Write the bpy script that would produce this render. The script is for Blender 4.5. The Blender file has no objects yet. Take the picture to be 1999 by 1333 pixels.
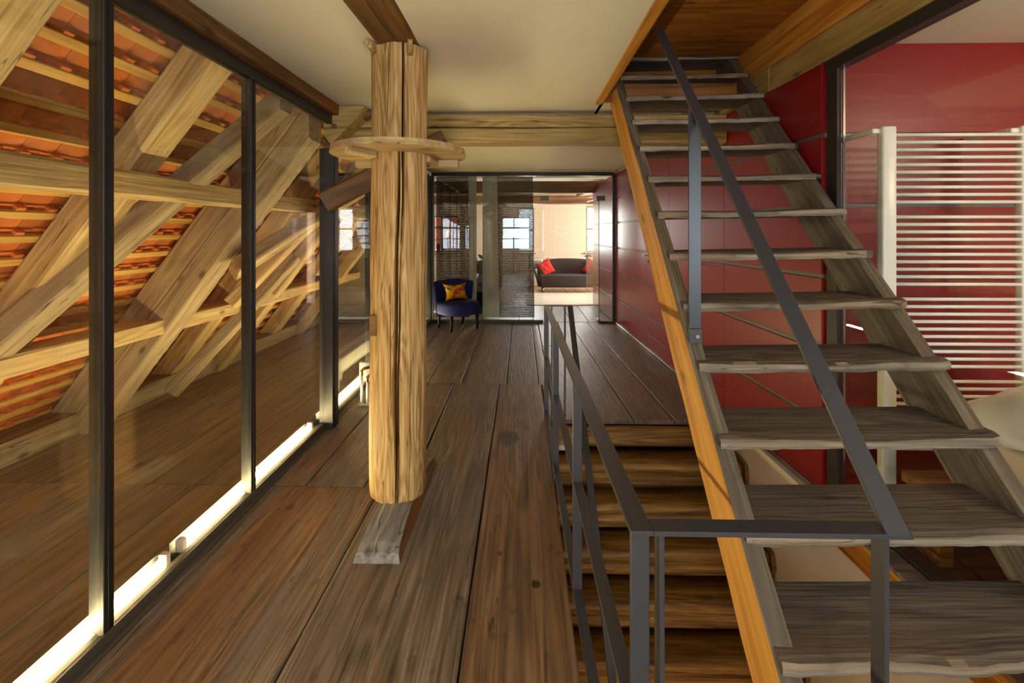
import bpy, bmesh, math, random
from mathutils import Vector, Matrix, Euler

rnd = random.Random(7)
scene = bpy.context.scene
COL = scene.collection

# ------------------------------------------------------------------ camera
F_PX = 900.0
cam_d = bpy.data.cameras.new('camera')
cam_d.sensor_fit = 'HORIZONTAL'
cam_d.sensor_width = 36.0
cam_d.lens = 36.0 * F_PX / 1999.0
cam_d.shift_y = -(666.5 - 453.0) / 1999.0
cam_d.clip_start = 0.05
cam = bpy.data.objects.new('camera', cam_d)
cam.location = (0, 0, 1.5)
cam.rotation_euler = (math.radians(90), 0, math.atan(18.5 / F_PX))
COL.objects.link(cam)
scene.camera = cam

# ------------------------------------------------------------------ view and world
scene.view_settings.view_transform = 'Standard'
scene.view_settings.look = 'None'
scene.view_settings.gamma = 1.0
scene.view_settings.use_curve_mapping = False
scene.view_settings.exposure = 0.82

scene.cycles.max_bounces = 7
scene.cycles.diffuse_bounces = 4
scene.cycles.glossy_bounces = 3
scene.cycles.transparent_max_bounces = 16
scene.cycles.caustics_reflective = False
scene.cycles.caustics_refractive = False

world = bpy.data.worlds.new('sky')
scene.world = world
world.use_nodes = True
world.node_tree.nodes['Background'].inputs[0].default_value = (0.72, 0.85, 1.0, 1)
world.node_tree.nodes['Background'].inputs[1].default_value = 2.5


def area(name, loc, rot, sx, sy, power, color):
    d = bpy.data.lights.new(name, 'AREA')
    d.shape = 'RECTANGLE'
    d.size, d.size_y = sx, sy
    d.energy = power
    d.color = color
    o = bpy.data.objects.new(name, d)
    o.location = loc
    o.rotation_euler = rot
    COL.objects.link(o)
    return o


R90 = math.pi / 2
DAY = (0.72, 0.86, 1.0)
# daylight through the windows of the gable wall behind the camera and of the bedroom
area('daylight_gable_window', (-0.3, -3.12, 1.45), (R90, 0, 0), 1.3, 1.3, 48, DAY)
area('daylight_bedroom_window', (3.0, -3.12, 1.45), (R90, 0, 0), 1.3, 1.3, 60, DAY)
# daylight through the windows of the far room
area('daylight_far_window', (0.12, 13.40, 1.55), (R90, 0, math.pi), 0.5, 1.2, 45, (1, 0.98, 0.95))
area('daylight_far_window', (2.08, 13.40, 1.55), (R90, 0, math.pi), 0.5, 1.2, 45, (1, 0.98, 0.95))
area('daylight_side_window', (5.95, 10.6, 1.5), (R90, 0, R90), 2.4, 1.5, 310, (1, 0.93, 0.84))


def lamp(name, loc, power, color, radius=0.1):
    d = bpy.data.lights.new(name, 'POINT')
    d.energy = power
    d.color = color
    d.shadow_soft_size = radius
    o = bpy.data.objects.new(name, d)
    o.location = loc
    COL.objects.link(o)
    return o


lamp('stairwell_lamp', (0.95, 1.15, -1.45), 13, (1, 0.72, 0.40), 0.1)
lamp('bedroom_lamp', (3.3, 0.9, 2.15), 26, (1, 0.74, 0.52), 0.12)

# ------------------------------------------------------------------ materials
def lin(c):
    return c / 12.92 if c <= 0.04045 else ((c + 0.055) / 1.055) ** 2.4


def rgb(h):
    return (lin(int(h[0:2], 16) / 255), lin(int(h[2:4], 16) / 255), lin(int(h[4:6], 16) / 255), 1)


def new_mat(name):
    m = bpy.data.materials.new(name)
    m.use_nodes = True
    nt = m.node_tree
    nt.nodes.clear()
    out = nt.nodes.new('ShaderNodeOutputMaterial')
    return m, nt, out


def plain(name, hexc, rough=0.6, metal=0.0, noise=0.0, nscale=8.0, bump=0.0, spec=0.5, coat=0.0):
    m, nt, out = new_mat(name)
    N, L = nt.nodes, nt.links
    b = N.new('ShaderNodeBsdfPrincipled')
    b.inputs['Base Color'].default_value = rgb(hexc)
    b.inputs['Roughness'].default_value = rough
    b.inputs['Metallic'].default_value = metal
    b.inputs['Specular IOR Level'].default_value = spec
    b.inputs['Coat Weight'].default_value = coat
    b.inputs['Coat Roughness'].default_value = 0.25
    L.new(b.outputs[0], out.inputs[0])
    if noise or bump:
        tc = N.new('ShaderNodeTexCoord')
        n = N.new('ShaderNodeTexNoise')
        n.inputs['Scale'].default_value = nscale
        n.inputs['Detail'].default_value = 6
        L.new(tc.outputs['Object'], n.inputs['Vector'])
        if noise:
            hs = N.new('ShaderNodeHueSaturation')
            hs.inputs['Color'].default_value = rgb(hexc)
            mr = N.new('ShaderNodeMapRange')
            mr.inputs['From Min'].default_value = 0.3
            mr.inputs['From Max'].default_value = 0.7
            mr.inputs['To Min'].default_value = 1 - noise
            mr.inputs['To Max'].default_value = 1 + noise
            L.new(n.outputs[0], mr.inputs[0])
            L.new(mr.outputs[0], hs.inputs['Value'])
            L.new(hs.outputs[0], b.inputs['Base Color'])
        if bump:
            bp = N.new('ShaderNodeBump')
            bp.inputs['Strength'].default_value = bump
            bp.inputs['Distance'].default_value = 0.01
            L.new(n.outputs[0], bp.inputs['Height'])
            L.new(bp.outputs[0], b.inputs['Normal'])
    return m


def wood(name, dark, mid, light, stain=None, stain_amt=0.5, grain=1.0, rough=0.6, bump=0.35, vary=0.15,
         axis='X', knots=True, spots=0.0, grey=None, grey_amt=0.0, ring=9.0, contrast=1.0, marks=()):
    """Grain runs along the local axis given; every object shifts the pattern by its own random number."""
    m, nt, out = new_mat(name)
    N, L = nt.nodes, nt.links

    def math_(op, a, b=None, clamp=False):
        n = N.new('ShaderNodeMath')
        n.operation = op
        n.use_clamp = clamp
        for i, v in enumerate((a, b)):
            if v is None:
                continue
            if isinstance(v, (int, float)):
                n.inputs[i].default_value = v
            else:
                L.new(v, n.inputs[i])
        return n.outputs[0]

    tc = N.new('ShaderNodeTexCoord')
    oi = N.new('ShaderNodeObjectInfo')
    off = N.new('ShaderNodeVectorMath')
    off.operation = 'MULTIPLY_ADD'
    L.new(oi.outputs['Random'], off.inputs[0])
    off.inputs[1].default_value = (37.0, 19.0, 53.0)
    L.new(tc.outputs['Object'], off.inputs[2])

    def mapped(along, across):
        mp = N.new('ShaderNodeMapping')
        s = {'X': (along, across, across), 'Y': (across, along, across), 'Z': (across, across, along)}[axis]
        mp.inputs['Scale'].default_value = s
        L.new(off.outputs[0], mp.inputs['Vector'])
        return mp.outputs[0]

    def noise(vec, scale, detail=4, rough_=0.55, dist=0.0):
        n = N.new('ShaderNodeTexNoise')
        n.inputs['Scale'].default_value = scale
        n.inputs['Detail'].default_value = detail
        n.inputs['Roughness'].default_value = rough_
        n.inputs['Distortion'].default_value = dist
        L.new(vec, n.inputs['Vector'])
        return n.outputs[0]

    fine = noise(mapped(1.6 * grain, 60 * grain), 1.0, 3, 0.65)
    big = noise(mapped(0.55 * grain, 5.0 * grain), 1.0, 1, 0.5, 0.25)
    rings = math_('SINE', math_('MULTIPLY', big, ring * 6.28))
    rings = math_('MULTIPLY_ADD', rings, 0.5)
    rings.node.inputs[2].default_value = 0.5
    mid_n = noise(mapped(0.9 * grain, 18 * grain), 1.0, 2, 0.6, 0.15)
    v = math_('ADD', math_('MULTIPLY', fine, 0.46), math_('MULTIPLY', rings, 0.11))
    v = math_('ADD', v, math_('MULTIPLY', mid_n, 0.43))
    cr = N.new('ShaderNodeValToRGB')
    e = cr.color_ramp.elements
    e[0].position, e[1].position = 0.5 - 0.19 / contrast, 0.5 + 0.20 / contrast
    e[0].color, e[1].color = rgb(dark), rgb(light)
    k = e.new(0.5)
    k.color = rgb(mid)
    L.new(v, cr.inputs[0])
    col = cr.outputs[0]

    def mix(fac, c1, c2, kind='MIX'):
        n = N.new('ShaderNodeMix')
        n.data_type = 'RGBA'
        n.blend_type = kind
        if isinstance(fac, (int, float)):
            n.inputs[0].default_value = fac
        else:
            L.new(fac, n.inputs[0])
        for i, c in ((6, c1), (7, c2)):
            if isinstance(c, tuple):
                n.inputs[i].default_value = c
            else:
                L.new(c, n.inputs[i])
        return n.outputs[2]

    def ramp01(v_, lo, hi):
        n = N.new('ShaderNodeMapRange')
        n.inputs['From Min'].default_value = lo
        n.inputs['From Max'].default_value = hi
        L.new(v_, n.inputs[0])
        return n.outputs[0]

    if stain:
        s = ramp01(noise(mapped(0.9, 3.2), 1.0, 3, 0.6, 0.4), 0.48, 0.68)
        col = mix(math_('MULTIPLY', s, stain_amt), col, rgb(stain))
    if grey:
        g = ramp01(noise(mapped(0.7, 2.3), 1.3, 3, 0.62), 0.45, 0.66)
        col = mix(math_('MULTIPLY', g, grey_amt), col, rgb(grey))
    h = v
    if knots:
        vo = N.new('ShaderNodeTexVoronoi')
        vo.inputs['Scale'].default_value = 1.0
        L.new(mapped(2.4, 5.5), vo.inputs['Vector'])
        kn = ramp01(vo.outputs['Distance'], 0.13, 0.05)
        col = mix(math_('MULTIPLY', kn, 0.7), col, rgb('2e1d10'))
    if spots:
        sp = ramp01(noise(mapped(9, 15), 1.0, 2, 0.7), 0.62, 0.74)
        col = mix(math_('MULTIPLY', sp, spots), col, rgb('20160e'))
    for (mx_, my_, ra, rb, amt) in marks:          # old stains at their place on the boards
        ge = N.new('ShaderNodeNewGeometry')
        mp = N.new('ShaderNodeMapping')
        mp.vector_type = 'TEXTURE'
        mp.inputs['Location'].default_value = (mx_, my_, 0)
        mp.inputs['Scale'].default_value = (ra, rb, 1)
        L.new(ge.outputs['Position'], mp.inputs[0])
        ln = N.new('ShaderNodeVectorMath')
        ln.operation = 'LENGTH'
        L.new(mp.outputs[0], ln.inputs[0])
        d_ = math_('ADD', ln.outputs['Value'], math_('MULTIPLY', noise(mapped(12, 30), 1.0, 2), 0.7))
        col = mix(math_('MULTIPLY', ramp01(d_, 1.35, 0.95), amt), col, rgb('2a2018'))
    # long drying cracks
    ck = noise(mapped(0.8 * grain, 22 * grain), 1.0, 1, 0.5, 0.2)
    ck = math_('ABSOLUTE', math_('SUBTRACT', ck, 0.5))
    ck = ramp01(ck, 0.012, 0.003)
    ckm = ramp01(noise(mapped(0.6, 3.0), 1.7, 1), 0.50, 0.60)
    ck = math_('MULTIPLY', ck, ckm)
    col = mix(math_('MULTIPLY', ck, 0.75), col, rgb('24180d'))
    hs = N.new('ShaderNodeHueSaturation')
    mr = N.new('ShaderNodeMapRange')
    mr.inputs['To Min'].default_value = 1 - vary
    mr.inputs['To Max'].default_value = 1 + vary
    L.new(oi.outputs['Random'], mr.inputs[0])
    L.new(mr.outputs[0], hs.inputs['Value'])
    L.new(col, hs.inputs['Color'])
    b = N.new('ShaderNodeBsdfPrincipled')
    L.new(hs.outputs[0], b.inputs['Base Color'])
    rr = N.new('ShaderNodeMapRange')
    rr.inputs['To Min'].default_value = max(0.05, rough - 0.12)
    rr.inputs['To Max'].default_value = min(1, rough + 0.14)
    L.new(fine, rr.inputs[0])
    L.new(rr.outputs[0], b.inputs['Roughness'])
    bp = N.new('ShaderNodeBump')
    bp.inputs['Strength'].default_value = bump
    bp.inputs['Distance'].default_value = 0.006
    L.new(fine, bp.inputs['Height'])
    L.new(bp.outputs[0], b.inputs['Normal'])
    L.new(b.outputs[0], out.inputs[0])
    return m


def glass_mat(name, tint, ior=1.45, edge=False):
    m, nt, out = new_mat(name)
    N, L = nt.nodes, nt.links
    t = N.new('ShaderNodeBsdfTransparent')
    t.inputs[0].default_value = tint
    g = N.new('ShaderNodeBsdfGlossy')
    g.inputs['Roughness'].default_value = 0.0
    g.inputs['Color'].default_value = (1, 1, 1, 1)
    f = N.new('ShaderNodeFresnel')
    ge = N.new('ShaderNodeNewGeometry')
    mr = N.new('ShaderNodeMapRange')          # same reflectance on both faces of the thin sheet
    mr.inputs['To Min'].default_value = ior
    mr.inputs['To Max'].default_value = 1.0 / ior
    L.new(ge.outputs['Backfacing'], mr.inputs[0])
    L.new(mr.outputs[0], f.inputs['IOR'])
    mx = N.new('ShaderNodeMixShader')
    L.new(f.outputs[0], mx.inputs[0])
    L.new(t.outputs[0], mx.inputs[1])
    L.new(g.outputs[0], mx.inputs[2])
    L.new(mx.outputs[0], out.inputs[0])
    return m


def emit_mat(name, color, strength):
    m, nt, out = new_mat(name)
    e = nt.nodes.new('ShaderNodeEmission')
    e.inputs[0].default_value = color
    e.inputs[1].default_value = strength
    nt.links.new(e.outputs[0], out.inputs[0])
    return m


def sheer_mat(name, hexc, open_frac, lines):
    """woven sheer: threads with gaps between them"""
    m, nt, out = new_mat(name)
    N, L = nt.nodes, nt.links
    tc = N.new('ShaderNodeTexCoord')
    w = N.new('ShaderNodeTexWave')
    w.wave_type = 'BANDS'
    w.bands_direction = 'Z'
    w.inputs['Scale'].default_value = lines
    w.inputs['Distortion'].default_value = 2.2
    w.inputs['Detail'].default_value = 3
    w.inputs['Detail Scale'].default_value = 2.5
    L.new(tc.outputs['Object'], w.inputs['Vector'])
    n = N.new('ShaderNodeTexNoise')
    n.inputs['Scale'].default_value = 55
    L.new(tc.outputs['Object'], n.inputs['Vector'])
    ad = N.new('ShaderNodeMath')
    ad.operation = 'MULTIPLY'
    L.new(w.outputs[1], ad.inputs[0])
    L.new(n.outputs[0], ad.inputs[1])
    mr = N.new('ShaderNodeMapRange')
    mr.inputs['From Min'].default_value = 0.05
    mr.inputs['From Max'].default_value = 0.5
    mr.inputs['To Min'].default_value = max(0, open_frac - 0.22)
    mr.inputs['To Max'].default_value = min(1, open_frac + 0.22)
    L.new(ad.outputs[0], mr.inputs[0])
    t = N.new('ShaderNodeBsdfTransparent')
    d = N.new('ShaderNodeBsdfDiffuse')
    d.inputs[0].default_value = rgb(hexc)
    tl = N.new('ShaderNodeBsdfTranslucent')
    tl.inputs[0].default_value = rgb(hexc)
    m1 = N.new('ShaderNodeMixShader')
    m1.inputs[0].default_value = 0.35
    L.new(d.outputs[0], m1.inputs[1])
    L.new(tl.outputs[0], m1.inputs[2])
    mx = N.new('ShaderNodeMixShader')
    L.new(mr.outputs[0], mx.inputs[0])
    L.new(m1.outputs[0], mx.inputs[1])
    L.new(t.outputs[0], mx.inputs[2])
    L.new(mx.outputs[0], out.inputs[0])
    return m


M = {}
M['floor'] = wood('old floor boards', '3a312b', '776757', 'a3917e', stain='936c44', stain_amt=0.55, grain=1.5, rough=0.40,
                  bump=0.7, vary=0.12, spots=0.5, grey='6b625b', grey_amt=0.7, ring=8)
M['floor_orange'] = wood('orange worn boards', '403226', '826347', 'a98a66', stain='966a3c', stain_amt=0.6, grain=1.5, rough=0.42,
                         bump=0.5, vary=0.06, spots=0.4, grey='655445', grey_amt=0.5, ring=8, marks=[(-0.086, 3.36, 0.085, 0.15, 0.75), (0.06, 1.965, 0.022, 0.03, 0.95), (-0.10, 2.15, 0.012, 0.02, 0.8)])
M['floor_attic'] = wood('attic floor boards', '5b5040', '8b7c64', 'a59578', stain='7b6d57', grain=1.0, rough=0.6, bump=0.25,
                        vary=0.08, spots=0.1)
M['floor_far'] = wood('pale worn boards', '7a5230', 'ad8354', 'c7a274', stain='b07a40', grain=0.8, rough=0.32, bump=0.2, vary=0.12)
M['floor_bed'] = wood('dark red boards', '2a120b', '4a2415', '66351f', grain=0.8, rough=0.3, bump=0.1, vary=0.1)
M['timber'] = wood('hewn attic timber', '8a6c42', 'bd9c66', 'd8bd88', stain='a48a68', stain_amt=0.6, grain=1.2, rough=0.7,
                   bump=0.6, vary=0.10)
M['timber_shaded'] = wood('shaded attic timber', '6f5a40', '9d8460', 'baa37c', stain='8f7d66', stain_amt=0.6, grain=1.2, rough=0.75,
                        bump=0.6, vary=0.10)  # same wood as the other attic timbers, with shade put into its colour
M['beam'] = wood('old ceiling beam', '7d6233', 'a98c52', 'c4aa70', stain='94793f', stain_amt=0.5, grain=1.1, rough=0.65, bump=0.7,
                 vary=0.05)
M['timber_head'] = wood('pale beam head', '86692f', 'b79a5a', 'cfb77c', grain=0.9, rough=0.65, bump=0.6, vary=0.0)
M['beam_dark'] = wood('dark brown beam', '40290f', '6e4a20', '8d6834', stain='9c5a1e', stain_amt=0.5, grain=0.9, rough=0.6, bump=0.5,
                      vary=0.05)
M['beam_far'] = wood('far room beam', '4a3020', '7a5334', '96704a', grain=0.7, rough=0.7, bump=0.3, vary=0.2)
M['column'] = wood('pine trunk', '85602f', 'bd9458', 'd8b882', stain='9c7140', stain_amt=0.6, grain=1.9, rough=0.65, bump=0.9,
                   axis='Z', vary=0.0, ring=11, contrast=1.35)
M['block'] = wood('grey sleeper block', '66635d', '8e8a84', 'a6a29b', grain=0.9, rough=0.75, bump=0.6, vary=0.0)
M['tread'] = wood('worn grey treads', '2e2721', '574c41', '7b6e5d', stain='75583a', stain_amt=0.4, grain=1.4, rough=0.7, bump=0.7,
                  vary=0.08, spots=0.25, grey='56504a', grey_amt=0.5, ring=14, contrast=1.25)
M['tread_edge'] = wood('worn pale nosing', '54493d', '8f826f', 'b5a892', stain='8a6438', stain_amt=0.5, grain=1.0, rough=0.75, bump=0.8,
                       vary=0.05, spots=0.45, grey='6e675f', grey_amt=0.5)
M['stringer'] = wood('grey stringer', '40372d', '665a49', '857863', stain='604f35', stain_amt=0.6, grain=1.5, rough=0.75, bump=0.6,
                     vary=0.03, spots=0.3)
M['sawn'] = wood('fresh sawn side', 'a86f26', 'cf9440', 'dfae60', grain=0.9, rough=0.6, bump=0.25, vary=0.0, ring=5)
M['log'] = wood('log stair', '402810', '8a642c', 'bd9650', stain='5e411c', stain_amt=0.6, grain=1.3, rough=0.5, bump=0.6, vary=0.1,
                spots=0.3)
M['panel_wood'] = wood('stained plywood', '6b3a0f', '94581b', 'b27328', grain=0.8, rough=0.5, bump=0.2, vary=0.0)
M['board_orange'] = wood('orange spruce board', 'a06018', 'c58530', 'd79c48', grain=0.8, rough=0.55, bump=0.2, vary=0.0)
M['batten'] = wood('spruce batten', 'b07f30', 'd0a050', 'e0ba70', grain=0.9, rough=0.7, bump=0.3, vary=0.15)
M['stand_wood'] = wood('brown cabinet', '6a3a16', '9a5e28', 'b57a3c', grain=0.9, rough=0.4, bump=0.15, vary=0.0)
M['tile'] = plain('clay tile', 'bf6a2e', 0.85, noise=0.25, nscale=6, bump=0.3)
M['metal'] = plain('dark bronze frame', '332e2a', 0.45, metal=0.2)
M['rail_metal'] = plain('bronze sill', '5c554a', 0.5, metal=0.3)
M['shield'] = plain('grey reflector', '34342f', 0.7)
M['metal_black'] = plain('black gasket', '0c0b0b', 0.5)
M['steel'] = plain('grey painted steel', '4f4e53', 0.34, metal=0.5, noise=0.04, nscale=30)
M['fitting'] = plain('dull steel fitting', '6b6864', 0.5, metal=0.6)
M['chrome'] = plain('brushed steel', 'b5b5b2', 0.25, metal=1.0)
M['brass'] = plain('brass', '9a7a3c', 0.3, metal=1.0)
M['white'] = plain('white enamel', 'ece8dc', 0.3)
M['white_plastic'] = plain('white plastic', 'e6e2d8', 0.45)
M['ceiling'] = plain('ceiling plaster', 'e2dcc8', 0.9, noise=0.02, nscale=3)
M['plaster'] = plain('rough white plaster', 'ddd2c0', 0.95, noise=0.06, nscale=5, bump=0.6)
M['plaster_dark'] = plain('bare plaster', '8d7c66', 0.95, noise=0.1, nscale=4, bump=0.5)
M['red'] = plain('red lacquer', '84050e', 0.40, noise=0.02, nscale=2, coat=0.25)
M['stripe'] = plain('grey joint strip', '6d6662', 0.4, metal=0.3)
M['glass'] = glass_mat('clear glass', (0.965, 0.975, 0.965, 1))
M['glass_edge'] = plain('green glass edge', '2f5a48', 0.1)
M['lamp'] = emit_mat('fluorescent tube', (1.0, 0.80, 0.40, 1), 110)
M['black'] = plain('black painted wood', '060505', 0.75, spec=0.15)
M['blue'] = plain('blue velvet', '0c1a5a', 0.85, noise=0.12, nscale=25, bump=0.1)
M['sofa'] = plain('brown felt', '3a302e', 0.95, noise=0.06, nscale=60)
M['cushion_red'] = plain('red cushion', 'c8281c', 0.85, noise=0.08, nscale=20)
M['cushion_pale'] = plain('pale cushion', 'c9c9da', 0.9)
M['bed_linen'] = plain('white damask', 'ece2d4', 0.85, noise=0.04, nscale=14, bump=0.35)
M['bed_mattress'] = plain('cream mattress', 'd9c3a6', 0.9, noise=0.03, nscale=10)
M['rug'] = plain('cream rug', 'ddd2c2', 0.95, noise=0.05, nscale=80)
M['sheer_dark'] = sheer_mat('dark sheer', '2b2722', 0.36, 11)
M['sheer_pale'] = sheer_mat('pale sheer', '9a9c90', 0.22, 11)
M['sculpture'] = plain('dark bronze', '2a221a', 0.5, noise=0.3, nscale=30)
M['plant'] = plain('cactus green', '22301a', 0.8)
M['pot'] = plain('clay pot', '7a4a30', 0.8)
M['red_facade'] = plain('red facade', 'b0503c', 0.9, noise=0.1, nscale=3)
M['leaf'] = plain('garden leaves', '3d6a22', 0.8, noise=0.4, nscale=3)
M['frame_grey'] = plain('grey painted window frame', '7a7672', 0.6)
M['frame_oak'] = plain('oak window sill', 'a8703c', 0.6)


def brick_mat():
    m, nt, out = new_mat('limewashed brick')
    N, L = nt.nodes, nt.links
    tc = N.new('ShaderNodeTexCoord')
    mp = N.new('ShaderNodeMapping')
    mp.inputs['Rotation'].default_value = (R90, 0, 0)
    L.new(tc.outputs['Object'], mp.inputs[0])
    br = N.new('ShaderNodeTexBrick')
    br.inputs['Color1'].default_value = rgb('e3d3bc')
    br.inputs['Color2'].default_value = rgb('dfceb7')
    br.inputs['Mortar'].default_value = rgb('d4c2a9')
    br.inputs['Scale'].default_value = 1.0
    br.inputs['Brick Width'].default_value = 0.26
    br.inputs['Row Height'].default_value = 0.075
    br.inputs['Mortar Size'].default_value = 0.008
    L.new(mp.outputs[0], br.inputs[0])
    b = N.new('ShaderNodeBsdfPrincipled')
    b.inputs['Roughness'].default_value = 0.95
    L.new(br.outputs[0], b.inputs['Base Color'])
    bp = N.new('ShaderNodeBump')
    bp.inputs['Strength'].default_value = 0.35
    bp.inputs['Distance'].default_value = 0.02
    n = N.new('ShaderNodeTexNoise')
    n.inputs['Scale'].default_value = 9
    L.new(tc.outputs['Object'], n.inputs[0])
    ad = N.new('ShaderNodeMath')
    ad.operation = 'SUBTRACT'
    L.new(n.outputs[0], ad.inputs[0])
    L.new(br.outputs[1], ad.inputs[1])
    L.new(ad.outputs[0], bp.inputs['Height'])
    L.new(bp.outputs[0], b.inputs['Normal'])
    L.new(b.outputs[0], out.inputs[0])
    return m


M['brick'] = brick_mat()


def floral_mat():
    m, nt, out = new_mat('yellow floral print')
    N, L = nt.nodes, nt.links
    tc = N.new('ShaderNodeTexCoord')
    n = N.new('ShaderNodeTexNoise')
    n.inputs['Scale'].default_value = 7
    n.inputs['Detail'].default_value = 1
    L.new(tc.outputs['Object'], n.inputs[0])
    cr = N.new('ShaderNodeValToRGB')
    cr.color_ramp.interpolation = 'CONSTANT'
    e = cr.color_ramp.elements
    e[0].color = rgb('3f5a1e')
    e[1].position = 0.38
    e[1].color = rgb('d89a10')
    k = e.new(0.58)
    k.color = rgb('b03a2e')
    k = e.new(0.66)
    k.color = rgb('c9822a')
    L.new(n.outputs[0], cr.inputs[0])
    b = N.new('ShaderNodeBsdfPrincipled')
    b.inputs['Roughness'].default_value = 0.8
    L.new(cr.outputs[0], b.inputs['Base Color'])
    L.new(b.outputs[0], out.inputs[0])
    return m


M['floral'] = floral_mat()

# ------------------------------------------------------------------ helpers
def mesh_obj(name, me, mat=None, parent=None, matrix=None, loc=None):
    o = bpy.data.objects.new(name, me)
    COL.objects.link(o)
    if mat is not None and not me.materials:
        me.materials.append(mat)
    if matrix is not None:
        o.matrix_world = matrix
    elif loc is not None:
        o.location = loc
    if parent is not None:
        o.parent = parent
        o.matrix_parent_inverse = ROOT[parent.name].inverted()
    ROOT[o.name] = (matrix.copy() if matrix is not None else Matrix.Translation(loc if loc is not None else (0, 0, 0)))
    return o


ROOT = {}


def tag(o, label, cat=None, group=None, kind=None):
    o['label'] = label
    if cat:
        o['category'] = cat
    if group:
        o['group'] = group
    if kind:
        o['kind'] = kind
    return o


def thing(name, label, cat, loc=(0, 0, 0), rotz=0.0, group=None, kind=None):
    o = bpy.data.objects.new(name, None)
    COL.objects.link(o)
    o.empty_display_size = 0.05
    mw = Matrix.Translation(loc) @ Matrix.Rotation(rotz, 4, 'Z')
    o.matrix_world = mw
    ROOT[o.name] = mw
    return tag(o, label, cat, group, kind)


def from_data(name, verts, faces, smooth=False):
    me = bpy.data.meshes.new(name)
    me.from_pydata([tuple(v) for v in verts], [], faces)
    me.validate()
    bm = bmesh.new()
    bm.from_mesh(me)
    bmesh.ops.recalc_face_normals(bm, faces=bm.faces)
    bm.to_mesh(me)
    bm.free()
    if smooth:
        me.polygons.foreach_set('use_smooth', [True] * len(me.polygons))
    me.update()
    return me


CACHE = {}


def box_me(lx, ly, lz, bev=0.0, seg=1):
    key = ('box', round(lx, 4), round(ly, 4), round(lz, 4), round(bev, 4), seg)
    if key in CACHE:
        return CACHE[key].copy()
    bm = bmesh.new()
    bmesh.ops.create_cube(bm, size=1.0)
    bmesh.ops.scale(bm, vec=(lx, ly, lz), verts=bm.verts)
    if bev > 0:
        bmesh.ops.bevel(bm, geom=list(bm.edges), offset=bev, segments=seg, affect='EDGES', profile=0.5)
    me = bpy.data.meshes.new('box')
    bm.to_mesh(me)
    bm.free()
    CACHE[key] = me
    return me.copy()


def box(name, x0, x1, y0, y1, z0, z1, mat, parent=None, bev=0.0, rot=None):
    """axis aligned box in world coordinates"""
    c = Vector(((x0 + x1) / 2, (y0 + y1) / 2, (z0 + z1) / 2))
    me = box_me(abs(x1 - x0), abs(y1 - y0), abs(z1 - z0), bev)
    mw = Matrix.Translation(c)
    if rot is not None:
        mw = mw @ rot
    return mesh_obj(name, me, mat, parent, mw)


def frame_mat(p0, p1, up=(0, 0, 1)):
    """matrix whose local X runs from p0 to p1, local Z towards up"""
    p0, p1 = Vector(p0), Vector(p1)
    x = (p1 - p0).normalized()
    u = Vector(up)
    z = (u - x * u.dot(x)).normalized()
    y = z.cross(x)
    m = Matrix((x, y, z)).transposed().to_4x4()
    m.translation = p0
    return m, (p1 - p0).length


def timber_me(L, w, h, jit=0.006, cham=0.012, step=0.22, seed=0, end_cut=0.0):
    """hewn timber: length along X from 0, section centred, uneven faces and worn edges"""
    r = random.Random(seed)
    n = max(2, int(L / step))
    vs, fs = [], []
    a, b = w / 2, h / 2
    base = [(-a + cham, -b), (a - cham, -b), (a, -b + cham), (a, b - cham), (a - cham, b), (-a + cham, b), (-a, b - cham), (-a, -b + cham)]
    drift = [0.0] * 8
    for i in range(n + 1):
        t = i / n
        for j, (yy, zz) in enumerate(base):
            drift[j] = drift[j] * 0.6 + r.uniform(-jit, jit)
            s = 1 + (drift[j] / max(w, h)) * 1.0
            x = t * L
            if end_cut and i == 0:
                x += end_cut * (zz / b)
            vs.append((x, yy * s + (drift[(j + 3) % 8]) * 0.4, zz * s + drift[(j + 5) % 8] * 0.4))
    for i in range(n):
        for j in range(8):
            k = (j + 1) % 8
            fs.append((i * 8 + j, i * 8 + k, (i + 1) * 8 + k, (i + 1) * 8 + j))
    fs.append(tuple(range(7, -1, -1)))
    fs.append(tuple(n * 8 + j for j in range(8)))
    return from_data('timber', vs, fs)


SEED = [100]


def timber(name, p0, p1, w, h, mat, parent=None, up=(0, 0, 1), jit=0.006, cham=0.012, step=0.22, end_cut=0.0):
    m, L = frame_mat(p0, p1, up)
    SEED[0] += 1
    me = timber_me(L, w, h, jit, cham, step, SEED[0], end_cut)
    return mesh_obj(name, me, mat, parent, m)


def bar(name, p0, p1, w, h, mat, parent=None, up=(0, 0, 1), bev=0.0015):
    """straight flat bar from p0 to p1, w across, h along up"""
    m, L = frame_mat(p0, p1, up)
    me = box_me(L, w, h, bev)
    return mesh_obj(name, me, mat, parent, m @ Matrix.Translation((L / 2, 0, 0)))


def tube_me(pts, rad, seg=12, caps=True):
    vs, fs = [], []
    pts = [Vector(p) for p in pts]
    n = len(pts)
    rads = rad if isinstance(rad, (list, tuple)) else [rad] * n
    prev = None
    for i, p in enumerate(pts):
        d = (pts[min(i + 1, n - 1)] - pts[max(i - 1, 0)]).normalized()
        ref = Vector((0, 0, 1)) if abs(d.z) < 0.95 else Vector((1, 0, 0))
        if prev is None:
            u = d.cross(ref).normalized()
        else:
            u = (prev - d * prev.dot(d)).normalized()
        prev = u
        v = d.cross(u)
        for k in range(seg):
            a = 2 * math.pi * k / seg
            vs.append(p + (u * math.cos(a) + v * math.sin(a)) * rads[i])
    for i in range(n - 1):
        for k in range(seg):
            l = (k + 1) % seg
            fs.append((i * seg + k, i * seg + l, (i + 1) * seg + l, (i + 1) * seg + k))
    if caps:
        fs.append(tuple(range(seg - 1, -1, -1)))
        fs.append(tuple((n - 1) * seg + k for k in range(seg)))
    me = from_data('tube', vs, fs)
    for p in me.polygons:
        p.use_smooth = len(p.vertices) == 4
    return me


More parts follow.
